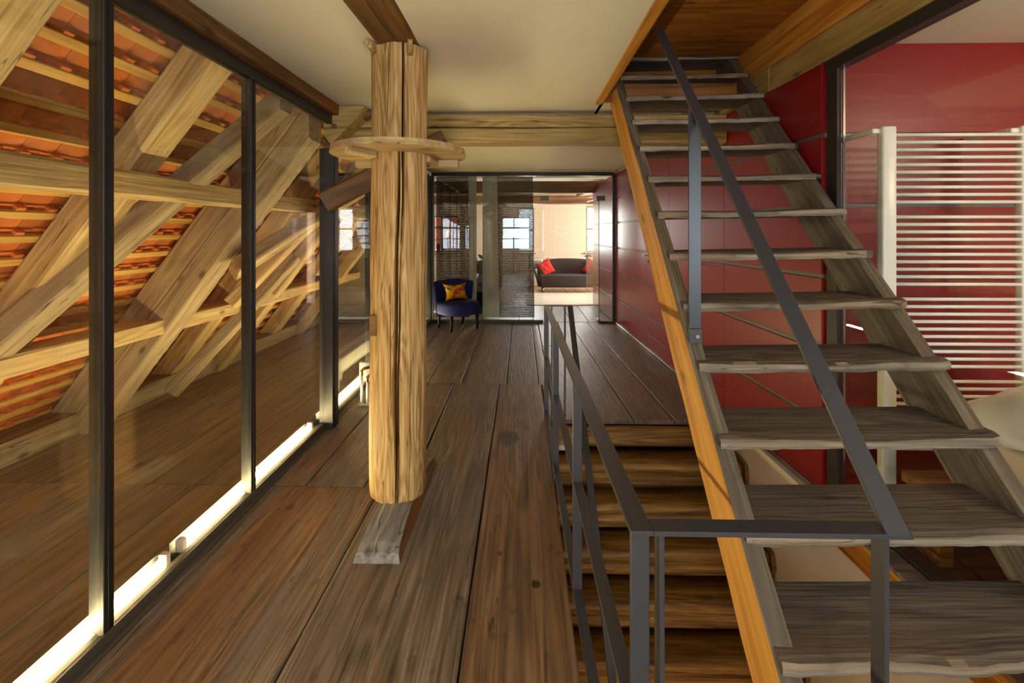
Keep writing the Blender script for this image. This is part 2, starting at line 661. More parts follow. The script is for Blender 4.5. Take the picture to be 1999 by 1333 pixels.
def tube(name, pts, rad, mat, parent=None, seg=12):
    o = Vector(pts[0])
    me = tube_me([Vector(p) - o for p in pts], rad, seg)
    return mesh_obj(name, me, mat, parent, Matrix.Translation(o))


def lathe_me(profile, seg=24):
    vs, fs = [], []
    for r, z in profile:
        for k in range(seg):
            a = 2 * math.pi * k / seg
            vs.append((r * math.cos(a), r * math.sin(a), z))
    for i in range(len(profile) - 1):
        for k in range(seg):
            l = (k + 1) % seg
            fs.append((i * seg + k, i * seg + l, (i + 1) * seg + l, (i + 1) * seg + k))
    fs.append(tuple(range(seg - 1, -1, -1)))
    fs.append(tuple((len(profile) - 1) * seg + k for k in range(seg)))
    return from_data('lathe', vs, fs, True)


def prism(name, poly, axis, a0, a1, mat, parent=None, bev=0.0):
    """polygon in two world axes extruded along the third: axis 'X' poly=(y,z), 'Y' poly=(x,z), 'Z' poly=(x,y)"""
    n = len(poly)
    cx = sum(p[0] for p in poly) / n
    cy = sum(p[1] for p in poly) / n
    vs = []
    for a in (a0, a1):
        for p in poly:
            q = (p[0] - cx, p[1] - cy)
            d = a - (a0 + a1) / 2
            vs.append({'X': (d, q[0], q[1]), 'Y': (q[0], d, q[1]), 'Z': (q[0], q[1], d)}[axis])
    fs = [tuple(range(n - 1, -1, -1)), tuple(range(n, 2 * n))]
    for i in range(n):
        j = (i + 1) % n
        fs.append((i, j, n + j, n + i))
    me = from_data(name, vs, fs)
    if bev:
        bm = bmesh.new()
        bm.from_mesh(me)
        bmesh.ops.bevel(bm, geom=list(bm.edges), offset=bev, segments=2, affect='EDGES', profile=0.5)
        bm.to_mesh(me)
        bm.free()
    am = (a0 + a1) / 2
    c = {'X': (am, cx, cy), 'Y': (cx, am, cy), 'Z': (cx, cy, am)}[axis]
    return mesh_obj(name, me, mat, parent, Matrix.Translation(c))


def boxes_me(lst):
    """one mesh made of several boxes given as x0,x1,y0,y1,z0,z1"""
    vs, fs = [], []
    for (x0, x1, y0, y1, z0, z1) in lst:
        b = len(vs)
        vs += [(x0, y0, z0), (x1, y0, z0), (x1, y1, z0), (x0, y1, z0), (x0, y0, z1), (x1, y0, z1), (x1, y1, z1), (x0, y1, z1)]
        fs += [(b, b + 3, b + 2, b + 1), (b + 4, b + 5, b + 6, b + 7), (b, b + 1, b + 5, b + 4), (b + 1, b + 2, b + 6, b + 5),
               (b + 2, b + 3, b + 7, b + 6), (b + 3, b, b + 4, b + 7)]
    me = bpy.data.meshes.new('boxes')
    me.from_pydata(vs, [], fs)
    me.update()
    return me


def wall_openings(name, x0, x1, z0, z1, y0, y1, holes, mat, label):
    """wall in the XZ plane with rectangular holes (hx0,hx1,hz0,hz1), sorted by x"""
    lst, x = [], x0
    for (a, b, c, d) in sorted(holes):
        lst.append((x, a, y0, y1, z0, z1))
        lst.append((a, b, y0, y1, z0, c))
        lst.append((a, b, y0, y1, d, z1))
        x = b
    lst.append((x, x1, y0, y1, z0, z1))
    o = mesh_obj(name, boxes_me(lst), mat, None, Matrix.Identity(4))
    return tag(o, label, 'wall', kind='structure')


def cushion_me(w, h, t, pinch=0.12, n=16, seed=1, crumple=0.006):
    """soft pillow in the local XZ plane, thickness along Y"""
    r = random.Random(seed)
    vs, fs = [], []
    ph = [r.uniform(0, 6.28) for _ in range(6)]
    for side in (1, -1):
        for i in range(n + 1):
            for j in range(n + 1):
                u, v = -1 + 2 * i / n, -1 + 2 * j / n
                px = 1 - pinch * (1 - v * v) * abs(u) ** 3
                # edges bow inwards between the corners
                x = u * w / 2 * (1 - pinch * (1 - v * v) * (u * u))
                z = v * h / 2 * (1 - pinch * (1 - u * u) * (v * v))
                d = max(0, (1 - u ** 4) * (1 - v ** 4)) ** 0.55 * t / 2
                d += crumple * math.sin(7 * u + 3 * v + ph[0]) * (1 - u * u) * (1 - v * v)
                d += crumple * math.sin(9 * v - 4 * u + ph[1]) * (1 - u * u) * (1 - v * v)
                vs.append((x, side * d, z))
    m = (n + 1) * (n + 1)
    for s in (0, 1):
        for i in range(n):
            for j in range(n):
                a = s * m + i * (n + 1) + j
                q = (a, a + 1, a + n + 2, a + n + 1)
                fs.append(q if s else q[::-1])
    me = bpy.data.meshes.new('cushion')
    me.from_pydata(vs, [], fs)
    bm = bmesh.new()
    bm.from_mesh(me)
    bmesh.ops.remove_doubles(bm, verts=bm.verts, dist=0.0005)
    bmesh.ops.recalc_face_normals(bm, faces=bm.faces)
    bm.to_mesh(me)
    bm.free()
    me.polygons.foreach_set('use_smooth', [True] * len(me.polygons))
    return me


def rounded_box_me(lx, ly, lz, rad, seg=4):
    me = box_me(lx, ly, lz, rad, seg)
    me.polygons.foreach_set('use_smooth', [True] * len(me.polygons))
    return me

# ================================================================== SETTING
CEIL = 2.50
GX = -1.51            # plane of the attic glass
WELL_X0, WELL_X1, WELL_Y0, WELL_Y1 = 0.20, 1.63, 0.93, 3.70
FAR_Y = 7.65


def red_x(y):         # corridor face of the red wall
    return 1.713 + (y - 2.66) * (1.545 - 1.713) / (7.65 - 2.66)


# ------------------------------------------------------------------ floors
def plank(parent, x0, x1, y0, y1, mat, ztop=0.0, th=0.035, gap=0.004, x0b=None, x1b=None):
    """one floor board, grain along the room; a slightly uneven upper face"""
    x0b = x0 if x0b is None else x0b
    x1b = x1 if x1b is None else x1b
    L = y1 - y0 - 2 * gap
    cx = (x0 + x1) / 2
    n = max(2, int(L / 0.3))
    prof = 7
    vs, fs = [], []
    lift = rnd.uniform(-0.0025, 0.0025)
    bow = rnd.uniform(-0.002, 0.003)
    sk = [rnd.uniform(-0.0015, 0.0015) for _ in range(n + 1)]
    sk2 = [rnd.uniform(-0.0015, 0.0015) for _ in range(n + 1)]
    for i in range(n + 1):
        t = i / n
        a = x0 + (x0b - x0) * t + gap + sk[i] - cx
        b = x1 + (x1b - x1) * t - gap + sk2[i] - cx
        y = t * L
        sec = [(a, -th), (a, -0.005), (a + 0.006, lift)]
        sec += [(a + (b - a) * 0.5, lift + bow)]
        sec += [(b - 0.006, lift), (b, -0.005), (b, -th)]
        for (xx, zz) in sec:
            vs.append((y, -xx, zz))
    for i in range(n):
        for j in range(prof - 1):
            p = i * prof + j
            fs.append((p, p + 1, p + prof + 1, p + prof))
    fs.append(tuple(range(prof)))
    fs.append(tuple(n * prof + j for j in range(prof)))
    me = from_data('plank', vs, fs)
    mw = Matrix.Translation((cx, y0 + gap, ztop)) @ Matrix.Rotation(R90, 4, 'Z')
    return mesh_obj('floor_board', me, mat, parent, mw)


floor = mesh_obj('floor', boxes_me([
    (-1.58, WELL_X0 - 0.01, -3.0, 7.72, -0.16, -0.036),
    (WELL_X0 - 0.01, 1.76, WELL_Y1 + 0.02, 7.72, -0.16, -0.036),
    (WELL_X0 - 0.01, 1.70, -3.0, WELL_Y0 - 0.01, -0.16, -0.036)]), plain('subfloor', '17110c', 0.9), None, Matrix.Identity(4))
tag(floor, 'wide worn brown floorboards of the corridor between the glass wall and the red wall', 'floor', kind='structure')
f = M['floor']
# strip beside the attic glass and the four boards in the foreground
plank(floor, -1.50, -1.375, -3.0, 2.70, f)
plank(floor, -1.375, -1.02, -3.0, 2.70, M['floor_orange'], x0b=-1.40)
plank(floor, -1.02, -0.80, -3.0, 2.70, f, x1b=-0.83, x0b=-1.045)
plank(floor, -0.80, -0.61, -3.0, 2.70, f, x0b=-0.83, x1b=-0.64)
plank(floor, -0.61, -0.215, -3.0, 4.55, f, x0b=-0.665)
plank(floor, -0.215, 0.20, -3.0, 4.55, M['floor_orange'])
# behind the first joint
plank(floor, -1.50, -1.28, 2.70, 5.4, f)
plank(floor, -1.28, -0.93, 2.70, 5.9, f)
plank(floor, -0.93, -0.665, 2.70, 4.55, f)
# behind the second joint
plank(floor, -0.93, -0.60, 4.55, 7.70, f)
plank(floor, -0.60, -0.15, 4.55, 7.70, f)
plank(floor, -0.15, 0.17, 4.55, 7.70, f)
plank(floor, 0.17, 0.27, 4.55, 7.70, f)
plank(floor, 0.20, 0.27, 3.70, 4.55, f)
plank(floor, -1.50, -1.25, 5.4, 7.70, f)
plank(floor, -1.25, -0.93, 5.9, 7.70, f)
# right of the stairwell
plank(floor, 0.27, 0.60, 3.70, 6.1, f)
plank(floor, 0.27, 0.60, 6.1, 7.70, f)
plank(floor, 0.60, 0.90, 3.70, 7.70, f, x1b=0.80)
plank(floor, 0.90, 1.22, 3.70, 7.70, f, x0b=0.80, x1b=1.10)
plank(floor, 1.22, 1.665, 3.70, 7.70, f, x0b=1.10, x1b=1.53)
# landing at the foot of the upper stair
for a, b in ((0.20, 0.55), (0.55, 0.92), (0.92, 1.28), (1.28, 1.69)):
    plank(floor, a, b, -3.0, 0.92, f)

attic_floor = mesh_obj('floor_attic', boxes_me([(-4.0, -1.56, -1.2, 7.7, -0.16, -0.036)]), M['metal_black'], None, Matrix.Identity(4))
tag(attic_floor, 'dusty tan floorboards under the roof slope behind the glass wall', 'floor', kind='structure')
xs = [-1.66, -1.93, -2.22, -2.55, -2.85, -3.2, -3.62]
for a, b in zip(xs[1:], xs[:-1]):
    for y0, y1 in ((-1.2, 2.70), (2.70, 7.6)):
        plank(attic_floor, a, b, y0, y1, M['floor_attic'], gap=0.0025)

far_floor = mesh_obj('floor_far', boxes_me([(-4.0, 6.0, 7.72, 13.4, -0.16, -0.036)]), M['metal_black'], None, Matrix.Identity(4))
tag(far_floor, 'honey coloured floorboards of the bright far room', 'floor', kind='structure')
x = -2.4
while x < 3.6:
    w = rnd.uniform(0.24, 0.36)
    plank(far_floor, x, x + w, 7.72, 9.4, M['floor'])
    plank(far_floor, x, x + w, 9.4, 13.2, M['floor_far'])
    x += w

bed_floor = mesh_obj('floor_bedroom', boxes_me([(1.76, 5.0, -3.0, 2.7, -0.16, -0.036)]), M['metal_black'], None, Matrix.Identity(4))
tag(bed_floor, 'dark reddish brown floorboards of the bedroom behind the stair', 'floor', kind='structure')
for i in range(8):
    plank(bed_floor, 1.77 + i * 0.22, 1.77 + (i + 1) * 0.22, -1.0, 2.66, M['floor_bed'], gap=0.0015)

low_floor = box('floor_lower', -0.3, 2.2, 0.0, 5.0, -2.75, -2.6, M['plaster_dark'])
tag(low_floor, 'dim floor of the storey below at the bottom of the stairwell', 'floor', kind='structure')

# ------------------------------------------------------------------ ceilings
OPX0, OPX1, OPY0, OPY1 = 0.61, 1.70, 0.5, 3.55
ceil = mesh_obj('ceiling', boxes_me([
    (-1.62, OPX0, -3.0, FAR_Y + 0.1, CEIL, CEIL + 0.12),
    (OPX0, 1.75, OPY1, FAR_Y + 0.1, CEIL, CEIL + 0.12),
    (OPX0, 1.75, -3.0, OPY0, CEIL, CEIL + 0.12)]), M['ceiling'], None, Matrix.Identity(4))
tag(ceil, 'cream plastered ceiling above the corridor and the round pillar', 'ceiling', kind='structure')
o = mesh_obj('ceiling_bedroom', boxes_me([(1.86, 5.0, -3.0, 2.78, 2.57, 2.67)]), M['ceiling'], None, Matrix.Identity(4))
tag(o, 'pinkish white ceiling of the bedroom above the red wall', 'ceiling', kind='structure')
o = mesh_obj('ceiling_far', boxes_me([(-4.0, 6.0, FAR_Y + 0.1, 13.4, 2.62, 2.74)]), M['ceiling'], None, Matrix.Identity(4))
tag(o, 'white ceiling of the far room between its old beams', 'ceiling', kind='structure')

# hatch above the upper stair: boarded lid and side boards
o = thing('trim_1', 'brown boarded lining of the stair hatch in the ceiling', 'hatch lining', (1.15, 2.2, 2.5), kind='structure')
for i in range(4):
    a = OPX0 + 0.03 + i * 0.265
    box('lid_board', a, a + 0.264, OPY0 - 0.1, OPY1 + 0.35, 2.87, 2.89, M['panel_wood'], o, rot=None)
bar('side_board', (OPX0 + 0.015, OPY0 - 0.1, 2.69), (OPX0 + 0.015, OPY1 + 0.37, 2.69), 0.028, 0.38, M['board_orange'], o)
bar('edge_strip', (OPX0 - 0.012, OPY0, 2.492), (OPX0 - 0.012, OPY1 + 0.02, 2.492), 0.05, 0.016, M['board_orange'], o)
bar('end_board', (OPX0, OPY1 - 0.012, 2.56), (1.72, OPY1 - 0.012, 2.56), 0.02, 0.14, M['panel_wood'], o)
bar('side_board', (1.735, 3.20, 2.55), (1.735, OPY1 + 0.3, 2.55), 0.08, 0.17, M['beam'], o)
box('end_board', OPX0, 1.75, OPY1, OPY1 + 0.36, 2.622, 2.63, M['panel_wood'], o)
bar('end_board', (OPX0, OPY1 + 0.36, 2.74), (1.72, OPY1 + 0.36, 2.74), 0.02, 0.26, M['panel_wood'], o)
bar('side_board', (1.715, OPY0, 2.755), (1.715, OPY1 + 0.3, 2.755), 0.03, 0.24, M['board_orange'], o)
box('end_board', OPX0, 1.75, OPY0 - 0.12, OPY0 - 0.09, 2.5, 2.9, M['panel_wood'], o)

# ------------------------------------------------------------------ red wall with its flush doors
ROWS = [(0.03, 0.405), (0.43, 0.82), (0.845, 1.235), (1.26, 1.64), (1.665, 2.04), (2.065, 2.497)]
wA, wB = Vector((1.713, 2.66, 0)), Vector((red_x(9.6), 9.6, 0))
wm, wl = frame_mat(wA, wB)                      # local X along the wall, local Y towards the corridor
wr = mesh_obj('wall_right', boxes_me([(0, wl, -0.12, -0.008, 0.0, 2.46)]), M['stripe'], None, wm)
tag(wr, 'long glossy red panelled wall with grey joint strips along the corridor', 'wall', kind='structure')


def s_of(y):
    return (y - 2.66) / math.cos(math.atan((1.713 - 1.545) / 4.99))


def panels(parent, m, s0, s1, rows, d0=-0.008, d1=0.004, mat=None):
    for (z0, z1) in rows:
        me = box_me(s1 - s0, d1 - d0, z1 - z0, 0.0015)
        mesh_obj('panel', me, mat or M['red'], parent, m @ Matrix.Translation(((s0 + s1) / 2, (d0 + d1) / 2, (z0 + z1) / 2)))


g = 0.003
cols = [(2.66, 3.84), (5.12 - 0.68 + 0.003, 5.12), (5.95, 7.60), (7.70, 9.58)]
for a, b in cols:
    panels(wr, wm, s_of(a) + g, s_of(b) - g, ROWS[:5] + [(2.065, 2.457)])
dl = []
for (a, b, nm, lab) in ((3.84, 4.44, 'door_2', 'flush red door in the red wall just behind the upper stair'),
                        (5.12, 5.95, 'door_1', 'flush red door in the red wall nearest the glass end of the corridor')):
    panels(wr, wm, s_of(a) + g, s_of(b) - g, [(0.03, 0.205)])
    d = thing(nm, lab, 'door', tuple(wm @ Vector((s_of(a), 0, 0))), kind='structure')
    panels(d, wm, s_of(a) + g, s_of(b) - g, [(0.212, 0.405)] + ROWS[1:5])
    panels(wr, wm, s_of(a) + g, s_of(b) - g, [(2.065, 2.457)])
    # lever handle with rosette and key plate near the far edge
    s = s_of(b) - 0.06
    q = lambda dx, dy, dz: tuple(wm @ Vector((s + dx, dy, 1.21 + dz)))
    h = tube('handle', [q(0, 0.004, 0), q(0, 0.05, 0), q(-0.012, 0.058, 0), q(-0.12, 0.058, 0)], 0.009, M['chrome'], d, 10)
    tube('rosette', [q(0, 0.003, 0), q(0, 0.012, 0)], 0.024, M['chrome'], d, 16)
    tube('key_plate', [q(0, 0.003, -0.08), q(0, 0.010, -0.08)], 0.022, M['brass'], d, 16)
bar('baseboard_right', wm @ Vector((0.05, 0.012, 0.015)), wm @ Vector((s_of(7.6), 0.012, 0.015)), 0.014, 0.03, M['chrome'])
tag(bpy.data.objects['baseboard_right'], 'thin metal strip along the foot of the red wall', 'baseboard', kind='structure')

# return of the red wall facing the camera, continues into the bedroom
m2 = Matrix.Translation((1.713, 2.66, 0)) @ Matrix.Rotation(0, 4, 'Z')
wr2 = mesh_obj('wall_bedroom', boxes_me([(0.006, 3.2, 0.010, 0.12, 0.0, 2.57)]), M['stripe'], None, m2)
tag(wr2, 'red panelled bedroom wall behind the white towel radiator', 'wall', kind='structure')
for (z0, z1) in ROWS[:5] + [(2.065, 2.569)]:
    for a, b in ((0.0, 3.2),):
        me = box_me(b - a, 0.014, z1 - z0, 0.0015)
        mesh_obj('panel', me, M['red'], wr2, m2 @ Matrix.Translation(((a + b) / 2, 0.005, (z0 + z1) / 2)))

o = box('wall_far_side', 4.9, 5.0, -3.0, 2.66, 0, 2.57, M['plaster'])
o.name = 'wall_east'
tag(o, 'pale bedroom wall beyond the bed at the edge of view', 'wall', kind='structure')

# ------------------------------------------------------------------ stairwell walls
o = mesh_obj('wall_stairwell', boxes_me([(1.655, 1.85, 0.3, 2.60, -2.6, -0.15), (1.655, 1.85, 2.60, 4.2, -2.6, -0.005)]), M['plaster'], None,
             Matrix.Identity(4))
tag(o, 'rough white plaster wall of the stairwell below the red wall', 'wall', kind='structure')
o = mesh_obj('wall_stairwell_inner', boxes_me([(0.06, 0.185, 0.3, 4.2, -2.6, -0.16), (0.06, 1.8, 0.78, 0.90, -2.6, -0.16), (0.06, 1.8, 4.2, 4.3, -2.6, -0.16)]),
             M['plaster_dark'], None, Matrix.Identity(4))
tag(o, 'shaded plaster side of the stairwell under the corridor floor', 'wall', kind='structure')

# ------------------------------------------------------------------ wall behind the camera, its windows
def window(name, x0, x1, z0, z1, y, mat, label, nx, nz, facing=-1, transom=None, pane_mat=None, bar_w=0.03):
    w = thing(name, label, 'window', ((x0 + x1) / 2, y, z0), kind='structure')
    t = 0.05
    box('frame', x0, x1, y - 0.03, y + 0.03, z0, z0 + t, mat, w)
    box('frame', x0, x1, y - 0.03, y + 0.03, z1 - t, z1, mat, w)
    box('frame', x0, x0 + t, y - 0.03, y + 0.03, z0 + t, z1 - t, mat, w)
    box('frame', x1 - t, x1, y - 0.03, y + 0.03, z0 + t, z1 - t, mat, w)
    for i in range(1, nx):
        xx = x0 + (x1 - x0) * i / nx
        box('glazing_bar', xx - bar_w / 2, xx + bar_w / 2, y - 0.02, y + 0.02, z0 + t, z1 - t, mat, w)
    for i in range(1, nz):
        zz = z0 + (z1 - z0) * i / nz
        bw = bar_w * (2.0 if transom == i else 1)
        for k in range(nx):
            a = x0 + (x1 - x0) * k / nx + (t if k == 0 else bar_w / 2)
            b = x0 + (x1 - x0) * (k + 1) / nx - (t if k == nx - 1 else bar_w / 2)
            box('glazing_bar', a, b, y - 0.02, y + 0.02, zz - bw / 2, zz + bw / 2, mat, w)
    box('pane', x0 + t, x1 - t, y - 0.003, y + 0.003, z0 + t, z1 - t, M['glass'], w)
    return w


wall_openings('wall_back', -4.0, 5.0, 0, 3.0, -3.1, -3.0, [(-0.95, 0.35, 0.8, 2.1), (2.35, 3.65, 0.8, 2.1)], M['plaster'],
              'plain gable wall behind the viewer with daylight windows')
window('window_1', -0.95, 0.35, 0.8, 2.1, -3.05, M['frame_grey'], 'grey framed window behind the viewer mirrored in the far glass', 2, 3, transom=2)
window('window_2', 2.35, 3.65, 0.8, 2.1, -3.05, M['frame_grey'], 'grey framed bedroom window behind the viewer', 2, 3)
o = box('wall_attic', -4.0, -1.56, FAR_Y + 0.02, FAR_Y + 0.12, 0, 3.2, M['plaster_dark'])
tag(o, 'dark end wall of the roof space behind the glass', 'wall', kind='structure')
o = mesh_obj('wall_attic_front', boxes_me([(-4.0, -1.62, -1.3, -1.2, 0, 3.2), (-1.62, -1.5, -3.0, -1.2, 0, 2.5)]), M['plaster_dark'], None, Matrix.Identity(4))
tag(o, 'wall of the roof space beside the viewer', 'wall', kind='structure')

# ------------------------------------------------------------------ far room shell
YB = 13.2
wall_openings('wall_far', -4.0, 6.0, 0, 2.62, YB, YB + 0.2, [(-2.55, -1.80, 0.92, 1.98), (-0.12, 0.37, 0.92, 2.2), (1.84, 2.33, 0.92, 2.25)],
              M['brick'], 'whitewashed brick wall at the end of the far room')
window('window_3', -2.55, -1.80, 0.92, 1.98, YB + 0.12, M['frame_grey'], 'grey far window showing a red facade behind the left dark curtain', 3, 3, transom=2)


def lattice_window(name, x0, x1, z0, z1, y, label):
    w = window(name, x0, x1, z0, z1, y, M['frame_grey'], label, 1, 2, bar_w=0.04)
    # curved lattice of the leaded glazing
    n = 5
    step = (z1 - z0) / n
    for k in range(n):
        zc = z0 + step * (k + 0.5)
        for sgn in (-1, 1):
            pts = []
            for i in range(9):
                t = -1 + i / 4
                pts.append(((x0 + x1) / 2 + sgn * (x1 - x0 - 0.1) / 2 * math.cos(t * 1.3), y - 0.012, zc + t * step * 0.5))
            tube('lattice_bar', pts, 0.007, M['frame_grey'], w, 6)
    box('sill', x0 - 0.03, x1 + 0.03, y - 0.2, y - 0.03, z0 - 0.04, z0, M['frame_oak'], w)
    return w


lattice_window('window_4', -0.12, 0.37, 0.92, 2.2, YB + 0.12, 'bright lattice window seen through the dark curtain beside the glass door')
lattice_window('window_5', 1.84, 2.33, 0.92, 2.25, YB + 0.12, 'bright lattice window in the brick wall right of the sofa')
o = mesh_obj('wall_far_sides', boxes_me([(-4.1, -4.0, 7.7, 13.4, 0, 2.62), (6.0, 6.1, 7.7, 9.2, 0, 2.62), (6.0, 6.1, 12.0, 13.4, 0, 2.62),
                                         (6.0, 6.1, 9.2, 12.0, 0, 0.7), (6.0, 6.1, 9.2, 12.0, 2.3, 2.62), (1.66, 6.0, 7.66, 7.76, 0, 2.62),
                                         (-4.0, -1.56, 7.78, 7.84, 0, 2.62)]),
             M['plaster'], None, Matrix.Identity(4))
o.name = 'wall_side'
tag(o, 'pale side walls of the far room', 'wall', kind='structure')

# globe lamp standing behind the viewer, mirrored in the far glass
o = thing('floor_lamp', 'white globe floor lamp behind the viewer mirrored in the end glass', 'lamp', (-0.30, -1.7, 0))
mesh_obj('base', lathe_me([(0.14, 0.0), (0.14, 0.015), (0.02, 0.03)], 20), M['metal'], o, Matrix.Translation((-0.30, -1.7, 0)))
tube('pole', [(-0.30, -1.7, 0.02), (-0.30, -1.7, 1.33)], 0.012, M['metal'], o, 10)
mesh_obj('globe', lathe_me([(0.13 * math.sin(math.pi * (k + 0.3) / 12.6), 0.13 - 0.13 * math.cos(math.pi * (k + 0.3) / 12.6)) for k in range(13)], 20),
         emit_mat('lit globe', (1.0, 0.90, 0.74, 1), 85), o, Matrix.Translation((-0.30, -1.7, 1.32)))

# garden and neighbour seen through the panes
o = thing('neighbour_house', 'red facade of the neighbouring house seen through the left far window', 'building', (-4.5, 24, -3))
box('facade', -8.5, -2.6, 24, 28, -3.0, 4.5, M['red_facade'], o)
box('plinth', -8.6, -2.5, 23.9, 28.1, -3.0, 0.6, M['plaster'], o)
box('roof', -8.9, -2.2, 23.6, 28.4, 4.5, 4.8, M['tile'], o)

# ================================================================== ATTIC TIMBERS
def clip_x(o, xmax):
    """saw a timber off where it would reach the glass"""
    inv = o.matrix_basis.inverted()
    co = inv @ Vector((xmax, 0, 0))
    no = inv.to_3x3() @ Vector((1, 0, 0))
    bm = bmesh.new()
    bm.from_mesh(o.data)
    r = bmesh.ops.bisect_plane(bm, geom=list(bm.verts) + list(bm.edges) + list(bm.faces), plane_co=co, plane_no=no, clear_outer=True)
    ed = [e for e in r['geom_cut'] if isinstance(e, bmesh.types.BMEdge)]
    if ed:
        bmesh.ops.contextual_create(bm, geom=ed)
    bm.to_mesh(o.data)
    bm.free()


PX, PZ = -2.51, 1.5                   # a point on the upper face of the rafters
PITCH = math.radians(53)
U = Vector((math.cos(PITCH), 0, math.sin(PITCH)))       # up the slope
NRM = Vector((-math.sin(PITCH), 0, math.cos(PITCH)))    # outwards


def roof_pt(s, y, n):
    """s along the slope from the reference height, n outwards from the rafter tops"""
    return Vector((PX, y, PZ)) + U * s + NRM * n


S0, S1 = -1.80, 1.55
rafters = [
    (1.55, 'broad rafter at the top left corner of the glass wall', 'timber'),
    (2.46, 'brown rafter crossing the nearest panes of the glass wall', 'timber'),
    (3.47, 'grey rafter doubled by a strut behind the third pane of the glass wall', 'timber_shaded'),
    (4.40, 'rafter just beyond the dark frame post', 'timber'),
    (5.30, 'rafter seen left of the pillar through the narrow pane', 'timber_shaded'),
    (6.20, 'second last rafter before the attic end wall', 'timber'),
    (7.10, 'last rafter before the attic end wall', 'timber'),
    (0.60, 'rafter nearest the viewer beside the glass', 'timber'),
]
for y, lab, mt in rafters:
    o = timber('rafter', roof_pt(S0, y, -0.084), roof_pt(S1, y, -0.084), 0.20, 0.168, M[mt], up=NRM, jit=0.005)
    tag(o, lab, 'rafter', 'rafters of the roof slope')

# roof: battens and clay tiles hung on them by their nibs
roof = mesh_obj('roof', boxes_me([(-2.2, 2.2, -4.6, 4.6, 0.0, 0.03)]), plain('roof light block', '140d08', 0.9), None,  # dark sheet added above the tiles to stop sky light leaking through
                Matrix.Translation(roof_pt(-0.1, 3.2, 0.135)) @ Matrix((U, Vector((0, 1, 0)), U.cross(Vector((0, 1, 0))))).transposed().to_4x4())
tag(roof, 'steep roof slope of orange clay tiles on pale battens above the attic', 'roof', kind='structure')
GAUGE = 0.15
nb = int((S1 - S0) / GAUGE)
YA, YB_ = -0.9, 7.6
for k in range(nb):
    s = S0 + 0.1 + k * GAUGE
    timber('batten', roof_pt(s, YA, 0.013), roof_pt(s, YB_, 0.013), 0.045, 0.026, M['batten'], roof, up=NRM, jit=0.0012, cham=0.003, step=0.5)


def tile_me():
    """flat clay tile, hung with its nib on the batten, lower end rounded; local X up slope, Z outwards"""
    w, l, t = 0.148, 0.33, 0.012
    pts = []
    for i in range(7):
        a = math.pi * i / 6
        pts.append((-l + 0.03 - 0.03 * math.sin(a), -w / 2 * math.cos(a)))
    pts += [(0.0, w / 2), (0.0, -w / 2)]
    n = len(pts)
    vs = [(x, y, 0) for x, y in pts] + [(x, y, t) for x, y in pts]
    fs = [tuple(range(n)), tuple(range(2 * n - 1, n - 1, -1))]
    for i in range(n):
        j = (i + 1) % n
        fs.append((i, n + i, n + j, j))
    b = len(vs)
    for (x0, x1, y0, y1, z0, z1) in ((-0.022, 0.0, -0.022, 0.022, -0.024, 0.0),):
        vs += [(x0, y0, z0), (x1, y0, z0), (x1, y1, z0), (x0, y1, z0), (x0, y0, z1), (x1, y0, z1), (x1, y1, z1), (x0, y1, z1)]
        fs += [(b, b + 3, b + 2, b + 1), (b + 4, b + 5, b + 6, b + 7), (b, b + 1, b + 5, b + 4), (b + 1, b + 2, b + 6, b + 5),
               (b + 2, b + 3, b + 7, b + 6), (b + 3, b, b + 4, b + 7)]
    return from_data('clay_tile', vs, fs)


TILE = tile_me()
TILE.materials.append(M['tile'])
rest_v, rest_f = [], []
tv = [v.co.copy() for v in TILE.vertices]
tf = [tuple(p.vertices) for p in TILE.polygons]
slots = []
for k in range(nb):
    s = S0 + 0.1 + k * GAUGE + 0.046
    off = 0.0755 if k % 2 else 0.0
    y = YA + off
    while y < YB_ - 0.1:
        slots.append((s, y + 0.0755))
        y += 0.151


def seen(sl):
    s, y = sl
    p = roof_pt(s, y, 0)
    return abs(y - 2.45) + (0.25 if s < -1.2 else 0)


slots.sort(key=seen)
lean = Matrix.Rotation(-0.085, 4, 'Y')
RM = Matrix((U, Vector((0, 1, 0)), U.cross(Vector((0, 1, 0))))).transposed().to_4x4()
for i, (s, y) in enumerate(slots):
    mw = Matrix.Translation(roof_pt(s + rnd.uniform(-0.004, 0.004), y, 0.030)) @ RM @ Matrix.Rotation(rnd.uniform(-0.02, 0.02), 4, 'Z') @ lean.inverted()
    if i < 290:
        mesh_obj('clay_tile', TILE, None, roof, mw)
    else:
        b = len(rest_v)
        rest_v += [mw @ v for v in tv]
        rest_f += [tuple(b + j for j in q) for q in tf]
me = bpy.data.meshes.new('more_tiles')
me.from_pydata([tuple(v) for v in rest_v], [], rest_f)
o = mesh_obj('clay_tile_field', me, M['tile'], roof, Matrix.Identity(4))
o['kind'] = 'stuff'

# the second timber under the grey rafter, purlin, rail, braces, sole plate
o = timber('strut', roof_pt(-1.72, 3.47, -0.255), roof_pt(1.50, 3.47, -0.255), 0.21, 0.17, M['timber_shaded'], up=NRM, jit=0.004)
tag(o, 'grey strut lying under the doubled rafter with a bright lower edge', 'strut')
o = timber('purlin', (-2.03, -1.1, 1.742), (-2.03, 7.5, 1.742), 0.15, 0.13, M['timber'], jit=0.005)
tag(o, 'pale horizontal purlin running under the rafters behind the glass', 'beam')
o = timber('rail_beam', (-2.76, -1.1, 0.80), (-2.76, 7.5, 0.80), 0.22, 0.115, M['timber'], jit=0.006)
tag(o, 'low horizontal timber rail running behind the attic struts', 'beam')
o = timber('brace', (-2.98, 2.12, 0.55), (-1.50, 3.10, 2.49), 0.15, 0.13, M['timber_shaded'], up=NRM, jit=0.004)
tag(o, 'long slanting brace leaning across the roof behind the middle panes', 'brace')
